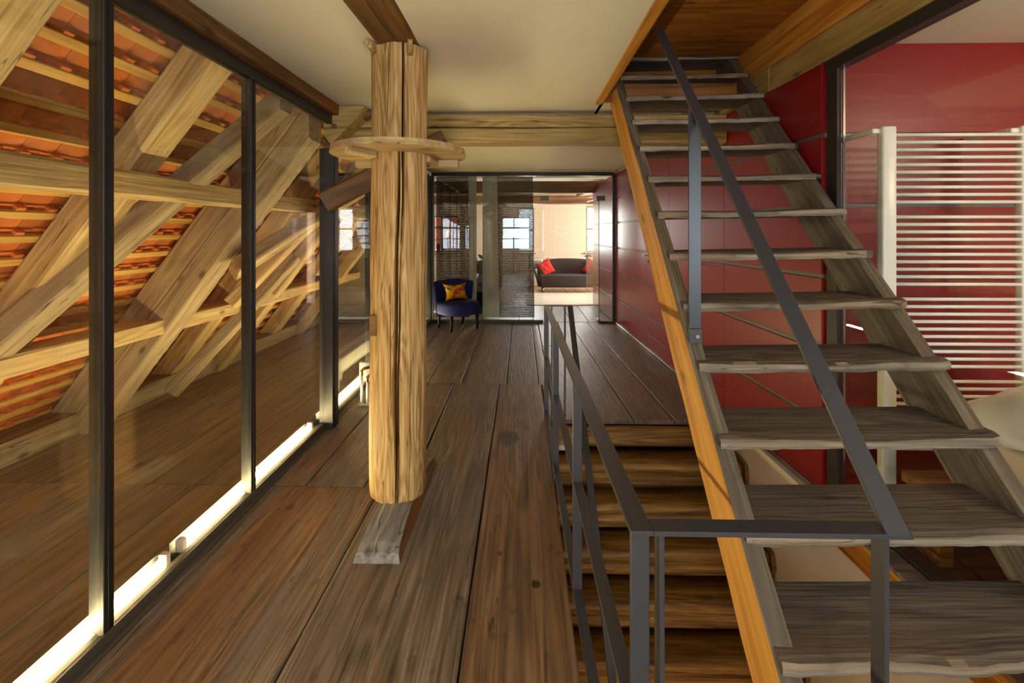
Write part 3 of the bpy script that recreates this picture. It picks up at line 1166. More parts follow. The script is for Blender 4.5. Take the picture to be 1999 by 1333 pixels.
o = timber('brace', (-2.16, 3.42, 1.22), (-1.70, 5.2, 2.05), 0.13, 0.12, M['timber'], up=NRM, jit=0.005, end_cut=0.03)
tag(o, 'brace with a rounded end rising from the grey strut behind the third pane', 'brace')
o = timber('brace', (-3.05, 3.95, 0.10), (-2.30, 4.65, 1.25), 0.11, 0.11, M['timber_shaded'], up=NRM, jit=0.004)
tag(o, 'short strut standing low behind the third pane below the rail', 'brace')
o = timber('brace', (-2.62, 4.1, 0.85), (-2.0, 4.55, 1.70), 0.12, 0.11, M['timber'], up=NRM, jit=0.004)
tag(o, 'short strut between the low rail and the purlin', 'brace')
for y, lab in ((4.95, 'strut doubled under the rafter left of the pillar'), (6.75, 'strut doubled under the last rafter')):
    o = timber('strut', roof_pt(-1.72, y, -0.25), roof_pt(1.45, y, -0.25), 0.14, 0.13, M['timber'], up=NRM, jit=0.004)
    tag(o, lab, 'strut')
o = timber('sole_plate', (-3.42, -1.1, 0.07), (-3.42, 7.5, 0.07), 0.26, 0.16, M['timber_shaded'], jit=0.008)
tag(o, 'grey timber sole plate lying on the attic floor at the foot of the rafters', 'beam')

for o in list(COL.objects):
    if o.name.split('.')[0] in ('rafter', 'strut', 'brace'):
        clip_x(o, GX - 0.056)

# ================================================================== GLASS WALL TO THE ATTIC
gw = thing('glass_partition', 'tall glass wall with dark metal frame between corridor and attic', 'glass wall', (GX, 2.6, 0))
posts = [-0.9, 0.0, 0.76, 1.645, 2.55, 3.54, 4.58, 5.6, 6.6, 7.6]
GT = 2.35
for y in posts:
    if abs(y - 3.54) < 0.01:
        box('post', GX - 0.03, GX + 0.075, y - 0.06, y + 0.05, 0.0, 2.14, M['metal'], gw, 0.003)
        box('gasket', GX + 0.076, GX + 0.079, y - 0.03, y - 0.024, 0.0, 2.14, M['metal_black'], gw)
    else:
        p = box('post', GX - 0.012, GX + 0.012, y - 0.022, y + 0.022, 0.05, GT, M['metal'], gw, 0.002)
        box('back_post', GX - 0.05, GX - 0.014, y - 0.014, y + 0.014, 0.05, GT, M['metal_black'], gw)
        box('cover_strip', GX + 0.0125, GX + 0.018, y - 0.008, y + 0.008, 0.06, GT, M['metal_black'], p)
box('bottom_rail', GX - 0.03, GX + 0.012, -0.9, 7.6, 0.0, 0.05, M['rail_metal'], gw, 0.002)
box('floor_cover', GX + 0.012, GX + 0.035, -0.9, 7.6, 0.0, 0.012, M['rail_metal'], gw, 0.002)
box('top_rail', GX - 0.03, GX + 0.02, -0.9, 7.6, GT, 2.42, M['metal'], gw, 0.002)
for a, b in zip(posts[:-1], posts[1:]):
    e0 = 0.06 if abs(a - 3.54) < 0.01 else 0.022
    e1 = 0.06 if abs(b - 3.54) < 0.01 else 0.022
    box('pane', GX - 0.006, GX + 0.006, a + e0, b - e1, 0.05, GT, M['glass'], gw)

o = timber('wall_beam', (GX + 0.01, -1.2, 2.465), (GX + 0.01, 3.72, 2.465), 0.13, 0.09, M['beam_dark'], jit=0.003, cham=0.008)
tag(o, 'stained old beam along the top of the attic glass wall', 'beam')

# light tubes on the attic side along the foot of the glass
for (a, b, lab) in ((0.30, 2.03, 'lit light tube at the foot of the glass nearest the viewer'),
                    (2.10, 3.44, 'lit light tube at the foot of the glass up to the frame post'),
                    (3.62, 5.10, 'lit light tube behind the valve box and pillar'),
                    (5.20, 7.40, 'lit light tube near the far end of the glass wall')):
    t = thing('light_tube', lab, 'light', (GX - 0.075, (a + b) / 2, 0), group='light tubes along the glass foot')
    tube('tube', [(GX - 0.075, a + 0.03, 0.052), (GX - 0.075, b - 0.03, 0.052)], 0.013, M['lamp'], t, 12)
    box('channel', GX - 0.125, GX - 0.036, a, b, 0.0, 0.016, M['shield'], t)
    box('shield', GX - 0.125, GX - 0.119, a, b, 0.016, 0.058, M['shield'], t)  # lip added to keep grazing tube light off the attic floor
    for y in (a + 0.015, b - 0.015):
        box('end_holder', GX - 0.093, GX - 0.057, y - 0.015, y + 0.015, 0.016, 0.075, M['white_plastic'], t, 0.003)

# ================================================================== PILLAR
PXc, PYc = -0.668, 2.52


def pillar_me():
    nseg, nz = 240, 110
    zb, zt = 0.091, 2.485
    r = random.Random(3)
    flats = [(r.uniform(0, 6.28), r.uniform(0.0, 0.006)) for _ in range(9)]
    # drying cracks: (angle at mid, from z, to z, depth, half width, wobble)
    cracks = [(-1.40, 0.0, 2.0, 0.10, 0.062, 0.05), (-1.24, 1.55, 2.6, 0.09, 0.045, 0.02), (-1.30, 0.0, 1.3, 0.06, 0.03, 0.04), (-1.62, 0.5, 1.3, 0.02, 0.02, 0.05),
              (-0.95, 0.1, 1.0, 0.018, 0.018, 0.04), (-1.28, 1.2, 2.3, 0.03, 0.022, 0.04), (-2.2, 1.9, 2.45, 0.012, 0.015, 0.03),
              (-0.4, 0.3, 2.2, 0.03, 0.03, 0.05), (-1.75, 2.0, 2.5, 0.02, 0.016, 0.02), (1.5, 0.1, 2.4, 0.05, 0.04, 0.05)]
    vs, fs = [], []
    ph = [r.uniform(0, 6.28) for _ in range(8)]
    for i in range(nz + 1):
        z = zb + (zt - zb) * i / nz
        lean = (z - 1.3) * 0.006
        for k in range(nseg):
            a = -math.pi + 2 * math.pi * k / nseg
            rad = 0.152 - 0.0015 * z
            rad += 0.0035 * math.sin(3 * a + ph[0] + 0.4 * z) + 0.0025 * math.sin(5 * a + ph[1] - 0.7 * z)
            rad += 0.0015 * math.sin(11 * a + ph[2] + 2.1 * math.sin(1.7 * z)) + 0.001 * math.sin(23 * a + ph[3] + 5 * z)
            rad += 0.002 * math.sin(6.0 * z + ph[4] + 2 * a)
            if i <= 2:
                rad -= 0.006 * (2 - i) / 2
            if z > 2.40:
                rad += 0.004 * math.sin(9 * a + ph[5]) * (z - 2.4) / 0.1
            for (ca, z0, z1, dep, hw, wob) in cracks:
                if z0 <= z <= z1:
                    t = (z - z0) / (z1 - z0)
                    c = ca + wob * math.sin(2.3 * z + ca * 7) + 0.35 * wob * math.sin(9 * z + ca)
                    w = hw * (0.3 + 0.7 * math.sin(math.pi * min(max(t, 0.04), 0.96)) ** 0.6)
                    d = abs((a - c + math.pi) % (2 * math.pi) - math.pi)
                    if d < w:
                        rad -= dep * (1 - d / w) ** 0.7 * min(1, 6 * min(t + 0.02, 1 - t + 0.02))
            vs.append((rad * math.cos(a) + lean, rad * math.sin(a), z))
    for i in range(nz):
        for k in range(nseg):
            l = (k + 1) % nseg
            fs.append((i * nseg + k, i * nseg + l, (i + 1) * nseg + l, (i + 1) * nseg + k))
    fs.append(tuple(range(nseg - 1, -1, -1)))
    fs.append(tuple(nz * nseg + k for k in range(nseg)))
    me = from_data('pillar', vs, fs)
    return me


pil = thing('timber_pillar', 'thick round cracked tree trunk pillar standing in the corridor', 'pillar', (PXc, PYc, 0))
tr = mesh_obj('trunk', pillar_me(), M['column'], pil, Matrix.Translation((PXc, PYc, 0)))
box('patch', PXc - 0.128, PXc - 0.092, PYc - 0.122, PYc - 0.094, 0.955, 1.065, M['beam_dark'], pil, 0.002)
tube('peg', [(PXc - 0.105, PYc - 0.10, 2.45), (PXc - 0.135, PYc - 0.16, 2.485)], [0.016, 0.012], M['column'], pil, 8)
tube('peg', [(PXc + 0.085, PYc - 0.12, 2.43), (PXc + 0.098, PYc - 0.175, 2.487)], [0.017, 0.013], M['column'], pil, 8)

poly = [(2.07, 0.0), (2.085, 0.042), (2.13, 0.062), (2.24, 0.082), (2.37, 0.094), (2.80, 0.094), (2.95, 0.06), (2.97, 0.0)]
sl = thing('sleeper_block', 'grey wedge shaped wooden block under the foot of the pillar', 'block', (PXc, 2.5, 0))


def wedge_me():
    vs, fs = [], []
    n = 8
    for j in range(n + 1):
        t = j / n
        for (y, z) in poly:
            k = math.sin(math.pi * t)
            narrow = 0.022 * (z / 0.1)
            x = (-0.107 + narrow) + (0.214 - 2 * narrow) * t
            vs.append((y - 2.5, -x, z - 0.012 * (1 - k) * (z / 0.1) + (0.004 * math.sin(3 * j + y * 9) if z > 0.02 else 0)))
    m = len(poly)
    for j in range(n):
        for i in range(m):
            l = (i + 1) % m
            fs.append((j * m + i, j * m + l, (j + 1) * m + l, (j + 1) * m + i))
    fs.append(tuple(range(m)))
    fs.append(tuple(n * m + i for i in range(m)))
    return from_data('wedge', vs, fs)


wme = wedge_me()
wme.materials.append(M['block'])
wme.materials.append(M['beam_dark'])          # the sawn flank is browner wood
for p in wme.polygons:
    if p.normal.y < -0.7:
        p.material_index = 1
mesh_obj('block', wme, None, sl, Matrix.Translation((PXc + 0.012, 2.5, 0.001)) @ Matrix.Rotation(R90, 4, 'Z'))

# wooden ring shelf round the pillar
rg = thing('ring_shelf', 'round wooden board ring fixed around the pillar below the beam', 'shelf', (PXc, PYc, 1.93))
RO, RI = 0.362, 0.150


def ring_part(y0, y1, side, zt=0.034):
    """board cut to the circle: strip y0..y1; side -1/+1 for the halves beside the trunk, 0 for a full chord"""
    n = 10
    top = []
    for i in range(n + 1):
        y = y0 + (y1 - y0) * i / n
        xo = math.sqrt(max(0, RO * RO - y * y))
        xi = math.sqrt(max(0, RI * RI - y * y))
        if side == 0:
            top.append(((-xo, y), (xo, y)))
        elif side > 0:
            top.append(((xi, y), (xo, y)))
        else:
            top.append(((-xo, y), (-xi, y)))
    outline = [p[0] for p in top] + [p[1] for p in reversed(top)]
    m = len(outline)
    vs = [(x, y, 0.0) for x, y in outline] + [(x * 0.985, y * 0.985, zt) for x, y in outline]
    fs = [tuple(range(m)), tuple(range(2 * m - 1, m - 1, -1))]
    for i in range(m):
        j = (i + 1) % m
        fs.append((i, m + i, m + j, j))
    return from_data('ring_board', vs, fs)


rz = 1.918
for (a, b, sd) in ((-0.361, -0.152, 0), (-0.150, 0.0, -1), (0.002, 0.15, -1), (-0.150, 0.0, 1), (0.002, 0.15, 1), (0.152, 0.361, 0)):
    mesh_obj('ring_board', ring_part(a, b, sd), M['timber'], rg,
             Matrix.Translation((PXc, PYc, rz)) @ Matrix.Rotation(math.radians(8), 4, 'Z'))
bar('cleat', (PXc - 0.175, PYc - 0.30, rz - 0.018), (PXc - 0.095, PYc - 0.155, rz - 0.018), 0.045, 0.036, M['timber'], rg)
bar('cleat', (PXc - 0.30, PYc + 0.17, rz - 0.02), (PXc + 0.30, PYc + 0.17, rz - 0.02), 0.05, 0.04, M['timber'], rg)
bar('cleat', (PXc + 0.15, PYc - 0.02, rz - 0.02), (PXc + 0.165, PYc + 0.15, rz - 0.02), 0.045, 0.038, M['timber'], rg)

# ================================================================== CEILING BEAMS
o = timber('ceiling_beam', (PXc + 0.005, -2.9, 2.543), (PXc + 0.012, 2.62, 2.543), 0.225, 0.11, M['beam_dark'], jit=0.005, cham=0.015)
tag(o, 'brown ceiling beam running from the pillar head towards the viewer', 'beam')
cb = thing('cross_beam', 'old split beam crossing the corridor behind the pillar', 'beam', (0, 3.86, 2.23))
timber('upper_half', (-1.50, 3.86, 2.412), (1.665, 3.86, 2.408), 0.17, 0.098, M['beam'], cb, jit=0.005, cham=0.009, step=0.14)
timber('lower_half', (-1.50, 3.86, 2.296), (1.665, 3.86, 2.288), 0.172, 0.124, M['beam'], cb, jit=0.005, cham=0.010, step=0.14)
hb = thing('beam_head', 'angled timber head with a wooden plug at the left end of the crossing beam', 'beam head', (-1.4, 3.74, 2.3))
prism('cheek', [(-1.56, 2.495), (-1.235, 2.495), (-1.29, 2.40), (-1.505, 2.19), (-1.56, 2.26)], 'Y', 3.60, 3.772, M['timber_head'], hb, 0.004)
prism('tongue', [(-1.31, 2.495), (-1.23, 2.495), (-1.20, 2.465), (-1.26, 2.415), (-1.33, 2.415)], 'Y', 3.70, 3.94, M['beam_dark'], hb, 0.003)
prism('heel', [(-1.56, 2.25), (-1.50, 2.185), (-1.455, 2.16), (-1.50, 2.12), (-1.56, 2.16)], 'Y', 3.58, 3.80, M['beam_dark'], hb, 0.003)
tube('plug', [(-1.475, 3.602, 2.335), (-1.475, 3.592, 2.335)], 0.021, M['beam_dark'], hb, 10)
o = timber('knee_brace', (-1.475, 3.41, 1.715), (-0.62, 3.70, 2.24), 0.12, 0.155, M['beam_dark'], jit=0.004)
tag(o, 'dark brown knee brace rising from the frame post to the crossing beam', 'brace')
o = timber('stair_beam', (1.785, -3.0, 2.55), (1.785, 3.2, 2.55), 0.17, 0.172, M['beam'], jit=0.006)
tag(o, 'old beam above the bedroom glass beside the stair hatch', 'beam')
o = timber('wall_plate', (1.665, 3.60, 2.478), (1.565, 7.6, 2.478), 0.09, 0.045, M['beam'], jit=0.006)
tag(o, 'rough beam edge above the red wall under the ceiling', 'beam')
o = timber('short_brace', (1.30, 3.95, 2.44), (1.58, 3.95, 2.20), 0.10, 0.10, M['beam'], jit=0.004)
tag(o, 'short brace at the right end of the crossing beam behind the stair', 'brace')

# ================================================================== UPPER STAIR
SX0, SX1 = 0.695, 1.690
RISE, GOING = 0.212, 0.199
T4Y, T4Z = 1.655, 0.765               # nosing of the reference tread
TD, TT = 0.285, 0.042
st = thing('upper_stair', 'steep open wooden stair with worn grey treads rising to the ceiling hatch', 'stair', (1.19, 0.8, 0))


def tread_me(L, D, T, seed):
    """worn board: local X along the nosing, local Y to the back, top at z=0"""
    r = random.Random(seed)
    n = 22
    ph = [r.uniform(0, 6.28) for _ in range(5)]
    vs, fs = [], []
    m = 9
    for i in range(n + 1):
        t = i / n
        x = t * L
        wear = 0.010 * math.exp(-((t - 0.52) / 0.28) ** 2)
        nx = 0.004 * math.sin(5 * t * 3 + ph[0]) + 0.003 * math.sin(17 * t + ph[1]) + r.uniform(-0.003, 0.003)
        end = 0.02 * max(0, (t - 0.955) / 0.045) + 0.004 * max(0, (0.03 - t) / 0.03)
        f0 = nx + end
        jz = r.uniform(-0.0015, 0.0015)
        sec = [(f0 + 0.006, -T + r.uniform(-0.002, 0.003)), (f0, -T * 0.7), (f0 + 0.001, -T * 0.35 - wear * 0.4), (f0 + 0.008, -0.006 - wear),
               (f0 + 0.03, -wear * 0.8 + jz), (D * 0.4, -wear * 0.5 + jz), (D * 0.75, jz), (D, 0.0), (D, -T)]
        for (yy, zz) in sec:
            vs.append((x, yy, zz))
    for i in range(n):
        for j in range(m):
            k = (j + 1) % m
            fs.append((i * m + j, i * m + k, (i + 1) * m + k, (i + 1) * m + j))
    fs.append(tuple(range(m)))
    fs.append(tuple(n * m + j for j in range(m)))
    return from_data('tread', vs, fs)


ROLL = Matrix.Rotation(-math.radians(1.0), 4, 'Y')
for k in range(-3, 11):
    y = T4Y + k * GOING
    z = T4Z + k * RISE
    if z < 0.08 or z > 2.9:
        continue
    x0 = SX0 + 0.016 + (0.003 * k)
    L = SX1 - SX0 - 0.005
    mw = Matrix.Translation((x0, y, z)) @ ROLL @ Matrix.Rotation(rnd.uniform(-0.006, 0.006), 4, 'Z')
    tm = tread_me(L, TD if k < 9 else 0.25, TT, 40 + k)
    tm.materials.append(M['tread'])
    tm.materials.append(M['tread_edge'])
    for p in tm.polygons:                     # the rubbed nosing is paler wood
        if p.center.y < 0.012:
            p.material_index = 1
    mesh_obj('tread', tm, None, st, mw)

SL = RISE / GOING


def stringer(x0, x1, side_mat, side):
    """sloping cheek: polygon in (y,z), extruded x0..x1; the outer side can carry its own wood"""
    def zf(y):
        return T4Z + (y - T4Y) * SL
    off = 0.045                       # nosings stand a little proud of the cheek
    dep = 0.285                       # depth measured level
    zb, ztop = 0.0, 2.86
    yb = T4Y + (zb - T4Z) / SL + off
    yt = T4Y + (ztop - T4Z) / SL + off
    n = 26
    vs, fs, mi = [], [], []
    r = random.Random(int(x0 * 100))
    for i in range(n + 1):
        t = i / n
        y, z = yb + (yt - yb) * t, zb + (ztop - zb) * t
        j1, j2 = r.uniform(-0.004, 0.004), r.uniform(-0.004, 0.004)
        jx = r.uniform(-0.002, 0.002)
        d = dep
        # local frame: X along the slope
        for (xx, yy) in ((x0 + jx, y + j1), (x1 + jx, y + j1), (x1 + jx, y + d + j2), (x0 + jx, y + d + j2)):
            vs.append(Vector((xx, yy, z)))
    M0, _ = frame_mat((x0, yb, zb), (x0, yt, ztop), up=(0, -1, 1))
    inv = M0.inverted()
    vs = [inv @ v for v in vs]
    for i in range(n):
        for j in range(4):
            k = (j + 1) % 4
            fs.append((i * 4 + j, i * 4 + k, (i + 1) * 4 + k, (i + 1) * 4 + j))
            mi.append(1 if j == side else 0)
    fs.append((0, 1, 2, 3))
    mi.append(0)
    fs.append(tuple(n * 4 + j for j in range(4)))
    mi.append(0)
    me = bpy.data.meshes.new('stringer')
    me.from_pydata([tuple(v) for v in vs], [], fs)
    bm = bmesh.new()
    bm.from_mesh(me)
    bmesh.ops.recalc_face_normals(bm, faces=bm.faces)
    bm.to_mesh(me)
    bm.free()
    me.materials.append(M['stringer'])
    me.materials.append(side_mat)
    for p, q in zip(me.polygons, mi):
        p.material_index = q
    return mesh_obj('stringer', me, None, st, M0)


s1 = stringer(SX0, SX0 + 0.062, M['sawn'], 3)
s1['label'] = 'left cheek with a bright orange sawn side'
stringer(SX1 - 0.058, SX1, M['stringer'], 3)

# ================================================================== STAIR DOWN (log steps)
ls = thing('lower_stair', 'dark log stair descending into the stairwell beside the railing', 'stair', (0.9, 2.5, -1.2))
edge = timber('edge_log', (0.20, 3.66, -0.11), (1.62, 3.66, -0.11), 0.10, 0.15, M['log'], ls, jit=0.005, cham=0.03)


def log_step_me(L, seed):
    """tread plank with a rounded nose in front of a rounded log riser; local X along the nosing, nose at y=0, top z=0, depth +y"""
    r = random.Random(seed)
    n = 16
    vs, fs = [], []
    prof = [(0.30, 0.0), (0.05, 0.0), (0.022, -0.004), (0.006, -0.018), (0.0, -0.040), (0.004, -0.062), (0.018, -0.078), (0.03, -0.082),
            (0.30, -0.082)]
    m = len(prof)
    for i in range(n + 1):
        t = i / n
        w = 0.012 * math.exp(-((t - 0.45) / 0.3) ** 2)
        for (yy, zz) in prof:
            jy = r.uniform(-0.003, 0.003)
            vs.append((t * L, yy + jy + (w if yy < 0.03 else 0), zz - (w * 0.6 if zz > -0.01 else 0) + r.uniform(-0.0015, 0.0015)))
    for i in range(n):
        for j in range(m):
            k = (j + 1) % m
            fs.append((i * m + j, i * m + k, (i + 1) * m + k, (i + 1) * m + j))
    fs.append(tuple(range(m)))
    fs.append(tuple(n * m + j for j in range(m)))
    return from_data('log_step', vs, fs, True)


for k in range(1, 11):
    y = 3.40 - (k - 1) * 0.178
    z = -0.2 * k
    x1 = 1.615 + rnd.uniform(-0.01, 0.02)
    mesh_obj('step', log_step_me(x1 - 0.21, 60 + k), M['log'], ls, Matrix.Translation((0.21, y, z)))
    timber('riser', (0.21, y + 0.085, z - 0.142), (x1, y + 0.085, z - 0.142), 0.10, 0.118, M['log'], ls, jit=0.006, cham=0.03)
o = box('ledge', 0.215, 0.40, 3.52, 3.60, -0.165, -0.125, M['plaster'], None, 0.004)
tag(o, 'small white ledge beside the top log step under the railing', 'ledge')
o = thing('stair_string', 'ragged dark edge boards of the log stair against the white plaster', 'board', (1.63, 2.5, -1.2))
for k in range(1, 9):
    y = 3.40 - (k - 1) * 0.178
    z = -0.2 * k
    prism('end_piece', [(y - 0.01, z + 0.0), (y + 0.10, z + 0.02), (y + 0.28, z + 0.0), (y + 0.25, z - 0.16), (y + 0.03, z - 0.19), (y - 0.025, z - 0.10)], 'X',
          1.627, 1.652, M['beam_dark'], o, 0.004)

# floor edge beam of the bedroom side
o = timber('edge_beam', (1.69, 0.5, -0.072), (1.69, 2.59, -0.072), 0.11, 0.14, M['board_orange'], jit=0.003)
tag(o, 'orange brown floor edge beam along the bedroom glass above the stairwell', 'beam')
o = box('edge_board', 1.632, 1.735, 0.5, 2.59, 0.001, 0.02, M['floor'], None, 0.003)
tag(o, 'narrow brown floor board along the foot of the bedroom glass', 'board')

# ================================================================== GLASS TO THE BEDROOM
GR = 1.755
rw = thing('bedroom_glass', 'dark framed glass wall between the stair and the bedroom', 'glass wall', (GR, 1.5, 0))
box('top_rail', GR - 0.035, GR + 0.03, -1.0, 2.645, 2.40, 2.464, M['metal'], rw, 0.002)
box('end_post', GR - 0.030, GR - 0.006, 2.558, 2.645, 0.02, 2.40, M['metal'], rw, 0.002)
box('glass_edge', GR - 0.005, GR + 0.006, 2.544, 2.552, 0.03, 2.40, M['chrome'], rw)
box('bottom_rail', GR - 0.015, GR + 0.015, -1.0, 2.588, 0.0, 0.03, M['metal'], rw, 0.002)
box('pane', GR - 0.004, GR + 0.004, 0.72, 2.54, 0.03, 2.40, M['glass'], rw)
box('pane', GR - 0.004, GR + 0.004, -1.0, 0.71, 0.03, 2.40, M['glass'], rw)

# ================================================================== RAILINGS
S = M['steel']


def rail_x(y):
    return 0.238 - 0.0135 * (y - 0.94)


RZ, MZ, BZ = 0.905, 0.49, 0.055
rl = thing('stair_railing', 'grey flat steel railing around the stairwell with posts and three rails', 'railing', (0.22, 2.3, 0))
YN, YF = 0.935, 3.74
bar('hand_rail', (rail_x(YN - 0.022), YN - 0.022, RZ), (rail_x(YF), YF, RZ), 0.045, 0.010, S, rl)
bar('middle_rail', (rail_x(YN), YN, MZ), (rail_x(YF), YF, MZ), 0.038, 0.008, S, rl)
bar('bottom_rail', (rail_x(YN), YN, BZ), (rail_x(YF), YF, BZ), 0.038, 0.008, S, rl)
for y in (YN, 1.87, 2.86, 3.73):
    bar('post', (rail_x(y), y, 0.0 if y > 1 else -0.12), (rail_x(y), y, RZ - 0.005), 0.010, 0.038, S, rl, up=(1, 0, 0))
# near bar across the well
bar('near_rail', (rail_x(YN) + 0.022, YN, RZ), (0.765, YN, RZ), 0.044, 0.010, S, rl)
bar('post', (0.278, YN, -0.12), (0.278, YN, RZ - 0.005), 0.038, 0.010, S, rl, up=(1, 0, 0))
bar('post', (0.715, YN, -0.0), (0.715, YN, RZ - 0.005), 0.038, 0.010, S, rl, up=(1, 0, 0))
# far bar and rail going down the log stair
bar('far_rail', (rail_x(YF) - 0.02, YF, RZ), (0.40, YF, RZ), 0.035, 0.010, S, rl)
bar('post', (0.245, YF + 0.01, 0.0), (0.245, YF + 0.01, RZ - 0.005), 0.03, 0.010, S, rl, up=(1, 0, 0))
bar('post', (0.352, YF + 0.01, 0.0), (0.352, YF + 0.01, RZ - 0.005), 0.03, 0.014, S, rl, up=(1, 0, 0))
bar('descending_rail', (0.392, YF - 0.01, RZ), (0.470, 1.75, RZ - 1.12 * (YF - 1.75)), 0.042, 0.010, S, rl)

hr = thing('stair_handrail', 'grey flat steel handrail slanting up along the upper stair', 'handrail', (0.726, 1.6, 0.9))
hy0, hz0 = YN - 0.02, RZ
HS = 1.070
bar('rail', (0.735, hy0, hz0), (0.735, 2.48, hz0 + HS * (2.48 - hy0)), 0.046, 0.010, S, hr)
yb_ = 1.96
zt_ = hz0 + HS * (yb_ - hy0)
bar('baluster', (0.730, yb_, 1.05), (0.730, yb_, zt_ - 0.005), 0.010, 0.052, S, hr, up=(1, 0, 0))
bar('foot_plate', (0.705, yb_ - 0.014, 1.065), (0.755, yb_ - 0.014, 1.065), 0.010, 0.06, S, hr)
tube('bolt', [(0.733, yb_ - 0.028, 1.065), (0.733, yb_ - 0.016, 1.065)], 0.008, M['chrome'], hr, 8)

# ================================================================== BEDROOM THINGS
rd = thing('towel_radiator', 'tall white tubular towel radiator on the red bedroom wall', 'radiator', (2.25, 2.42, 0.2))
RX0, RX1, RY = 1.870, 2.565, 2.40
for x in (RX0, RX1):
    c = mesh_obj('collector', rounded_box_me(0.072, 0.045, 1.84, 0.010, 3), M['white'], rd, Matrix.Translation((x, RY, 1.12)))
    box('bracket', x - 0.075, x - 0.03, RY - 0.005, RY + 0.015, 2.005, 2.03, M['white'], rd, 0.004)
    box('bracket', x - 0.075, x - 0.055, RY + 0.015, 2.655, 2.005, 2.03, M['white'], rd, 0.003)
z = 1.995
cnt = 0
TM = tube_me([(0, 0, 0), (RX1 - RX0 - 0.06, 0, 0)], 0.0088, 12)
TM.materials.append(M['white'])
while z > 0.33:
    mesh_obj('tube', TM, None, rd, Matrix.Translation((RX0 + 0.03, RY - 0.012, z)))
    cnt += 1
    z -= 0.038
    if cnt % 10 == 0:
        z -= 0.038
for x in (RX0, RX1):
    tube('valve', [(x, RY, 0.2), (x, RY, 0.10), (x, RY + 0.08, 0.10)], 0.011, M['chrome'], rd, 8)

bd = thing('bed', 'bed with a cream mattress on a brown platform beside the bedroom glass', 'bed', (2.7, 1.2, 0))
box('platform', 1.86, 3.45, 0.2, 2.30, 0.285, 0.335, M['stand_wood'], bd, 0.004)
mesh_obj('mattress', rounded_box_me(1.42, 1.95, 0.25, 0.06, 4), M['bed_mattress'], bd, Matrix.Translation((2.72, 1.20, 0.462)))
for x in (1.90, 3.38):
    for y in (0.3, 2.18):
        box('leg', x - 0.03, x + 0.03, y - 0.08, y + 0.08, 0, 0.285, M['stand_wood'], bd)
pm = cushion_me(0.80, 0.50, 0.24, 0.05, 20, 5, 0.012)
o = mesh_obj('pillow', pm, M['bed_linen'], None, Matrix.Translation((2.30, 2.00, 0.70)) @ Euler((math.radians(62), 0, math.radians(3))).to_matrix().to_4x4())
tag(o, 'plump white damask pillow on the bed behind the stair', 'pillow')

# ================================================================== VALVE BOX AND CONVECTOR BEHIND THE PILLAR
cv = thing('convector', 'low white convector radiator with valve pipes behind the pillar', 'radiator', (-1.28, 4.7, 0))
box('casing', -1.36, -1.20, 4.05, 5.60, 0.20, 0.335, M['white'], cv, 0.006)
for i in range(16):
    y = 4.10 + i * 0.095
    box('grille_bar', -1.35, -1.21, y, y + 0.02, 0.335, 0.342, M['white'], cv)
for y in (4.25, 5.40):
    box('foot', -1.31, -1.25, y - 0.02, y + 0.02, 0.0, 0.20, M['white'], cv, 0.003)
vb = box('valve_plate', -1.425, -1.29, 4.015, 4.05, 0.20, 0.36, M['white_plastic'], cv, 0.006)
for (x, zt, rs) in ((-1.385, 0.30, 0), (-1.335, 0.245, 0)):
    tube('pipe', [(x, 3.97, 0.0), (x, 3.97, zt - 0.03)], 0.011, M['white'], cv, 10)
    tube('floor_rosette', [(x, 3.97, 0.001), (x, 3.97, 0.008)], 0.026, M['white_plastic'], cv, 16)
    tube('brass_elbow', [(x, 3.97, zt - 0.04), (x, 3.97, zt), (x + 0.02, 3.98, zt + 0.015), (x + 0.07, 4.02, zt + 0.02)], 0.013, M['brass'], cv, 10)

# ================================================================== FAR GLASS PARTITION
fp = thing('end_glass_partition', 'glass partition with a dark top rail at the end of the corridor', 'glass wall', (0, FAR_Y, 0))
box('top_rail', -1.50, 1.545, FAR_Y - 0.03, FAR_Y + 0.03, 2.43, 2.49, M['metal'], fp, 0.002)
box('bottom_rail', -1.50, 0.36, FAR_Y - 0.025, FAR_Y + 0.025, 0.0, 0.045, M['metal'], fp, 0.002)
box('bottom_rail', 1.29, 1.545, FAR_Y - 0.025, FAR_Y + 0.025, 0.0, 0.03, M['metal'], fp, 0.002)
box('end_post', 1.50, 1.545, FAR_Y - 0.03, FAR_Y + 0.03, 0.0, 2.43, M['metal'], fp, 0.002)
box('end_post', -1.50, -1.46, FAR_Y - 0.03, FAR_Y + 0.03, 0.0, 2.43, M['metal'], fp, 0.002)
for a, b, z0 in ((-1.46, -0.55, 0.045), (-0.545, 0.36, 0.045), (1.29, 1.50, 0.03), (0.365, 1.285, 2.075)):
    box('pane', a, b, FAR_Y - 0.005, FAR_Y + 0.005, z0, 2.43, M['glass'], fp)
for x in (0.36, 1.29):
    box('patch_fitting', x - 0.05, x + 0.09, FAR_Y - 0.016, FAR_Y + 0.016, 2.02, 2.10, M['fitting'], fp, 0.003)

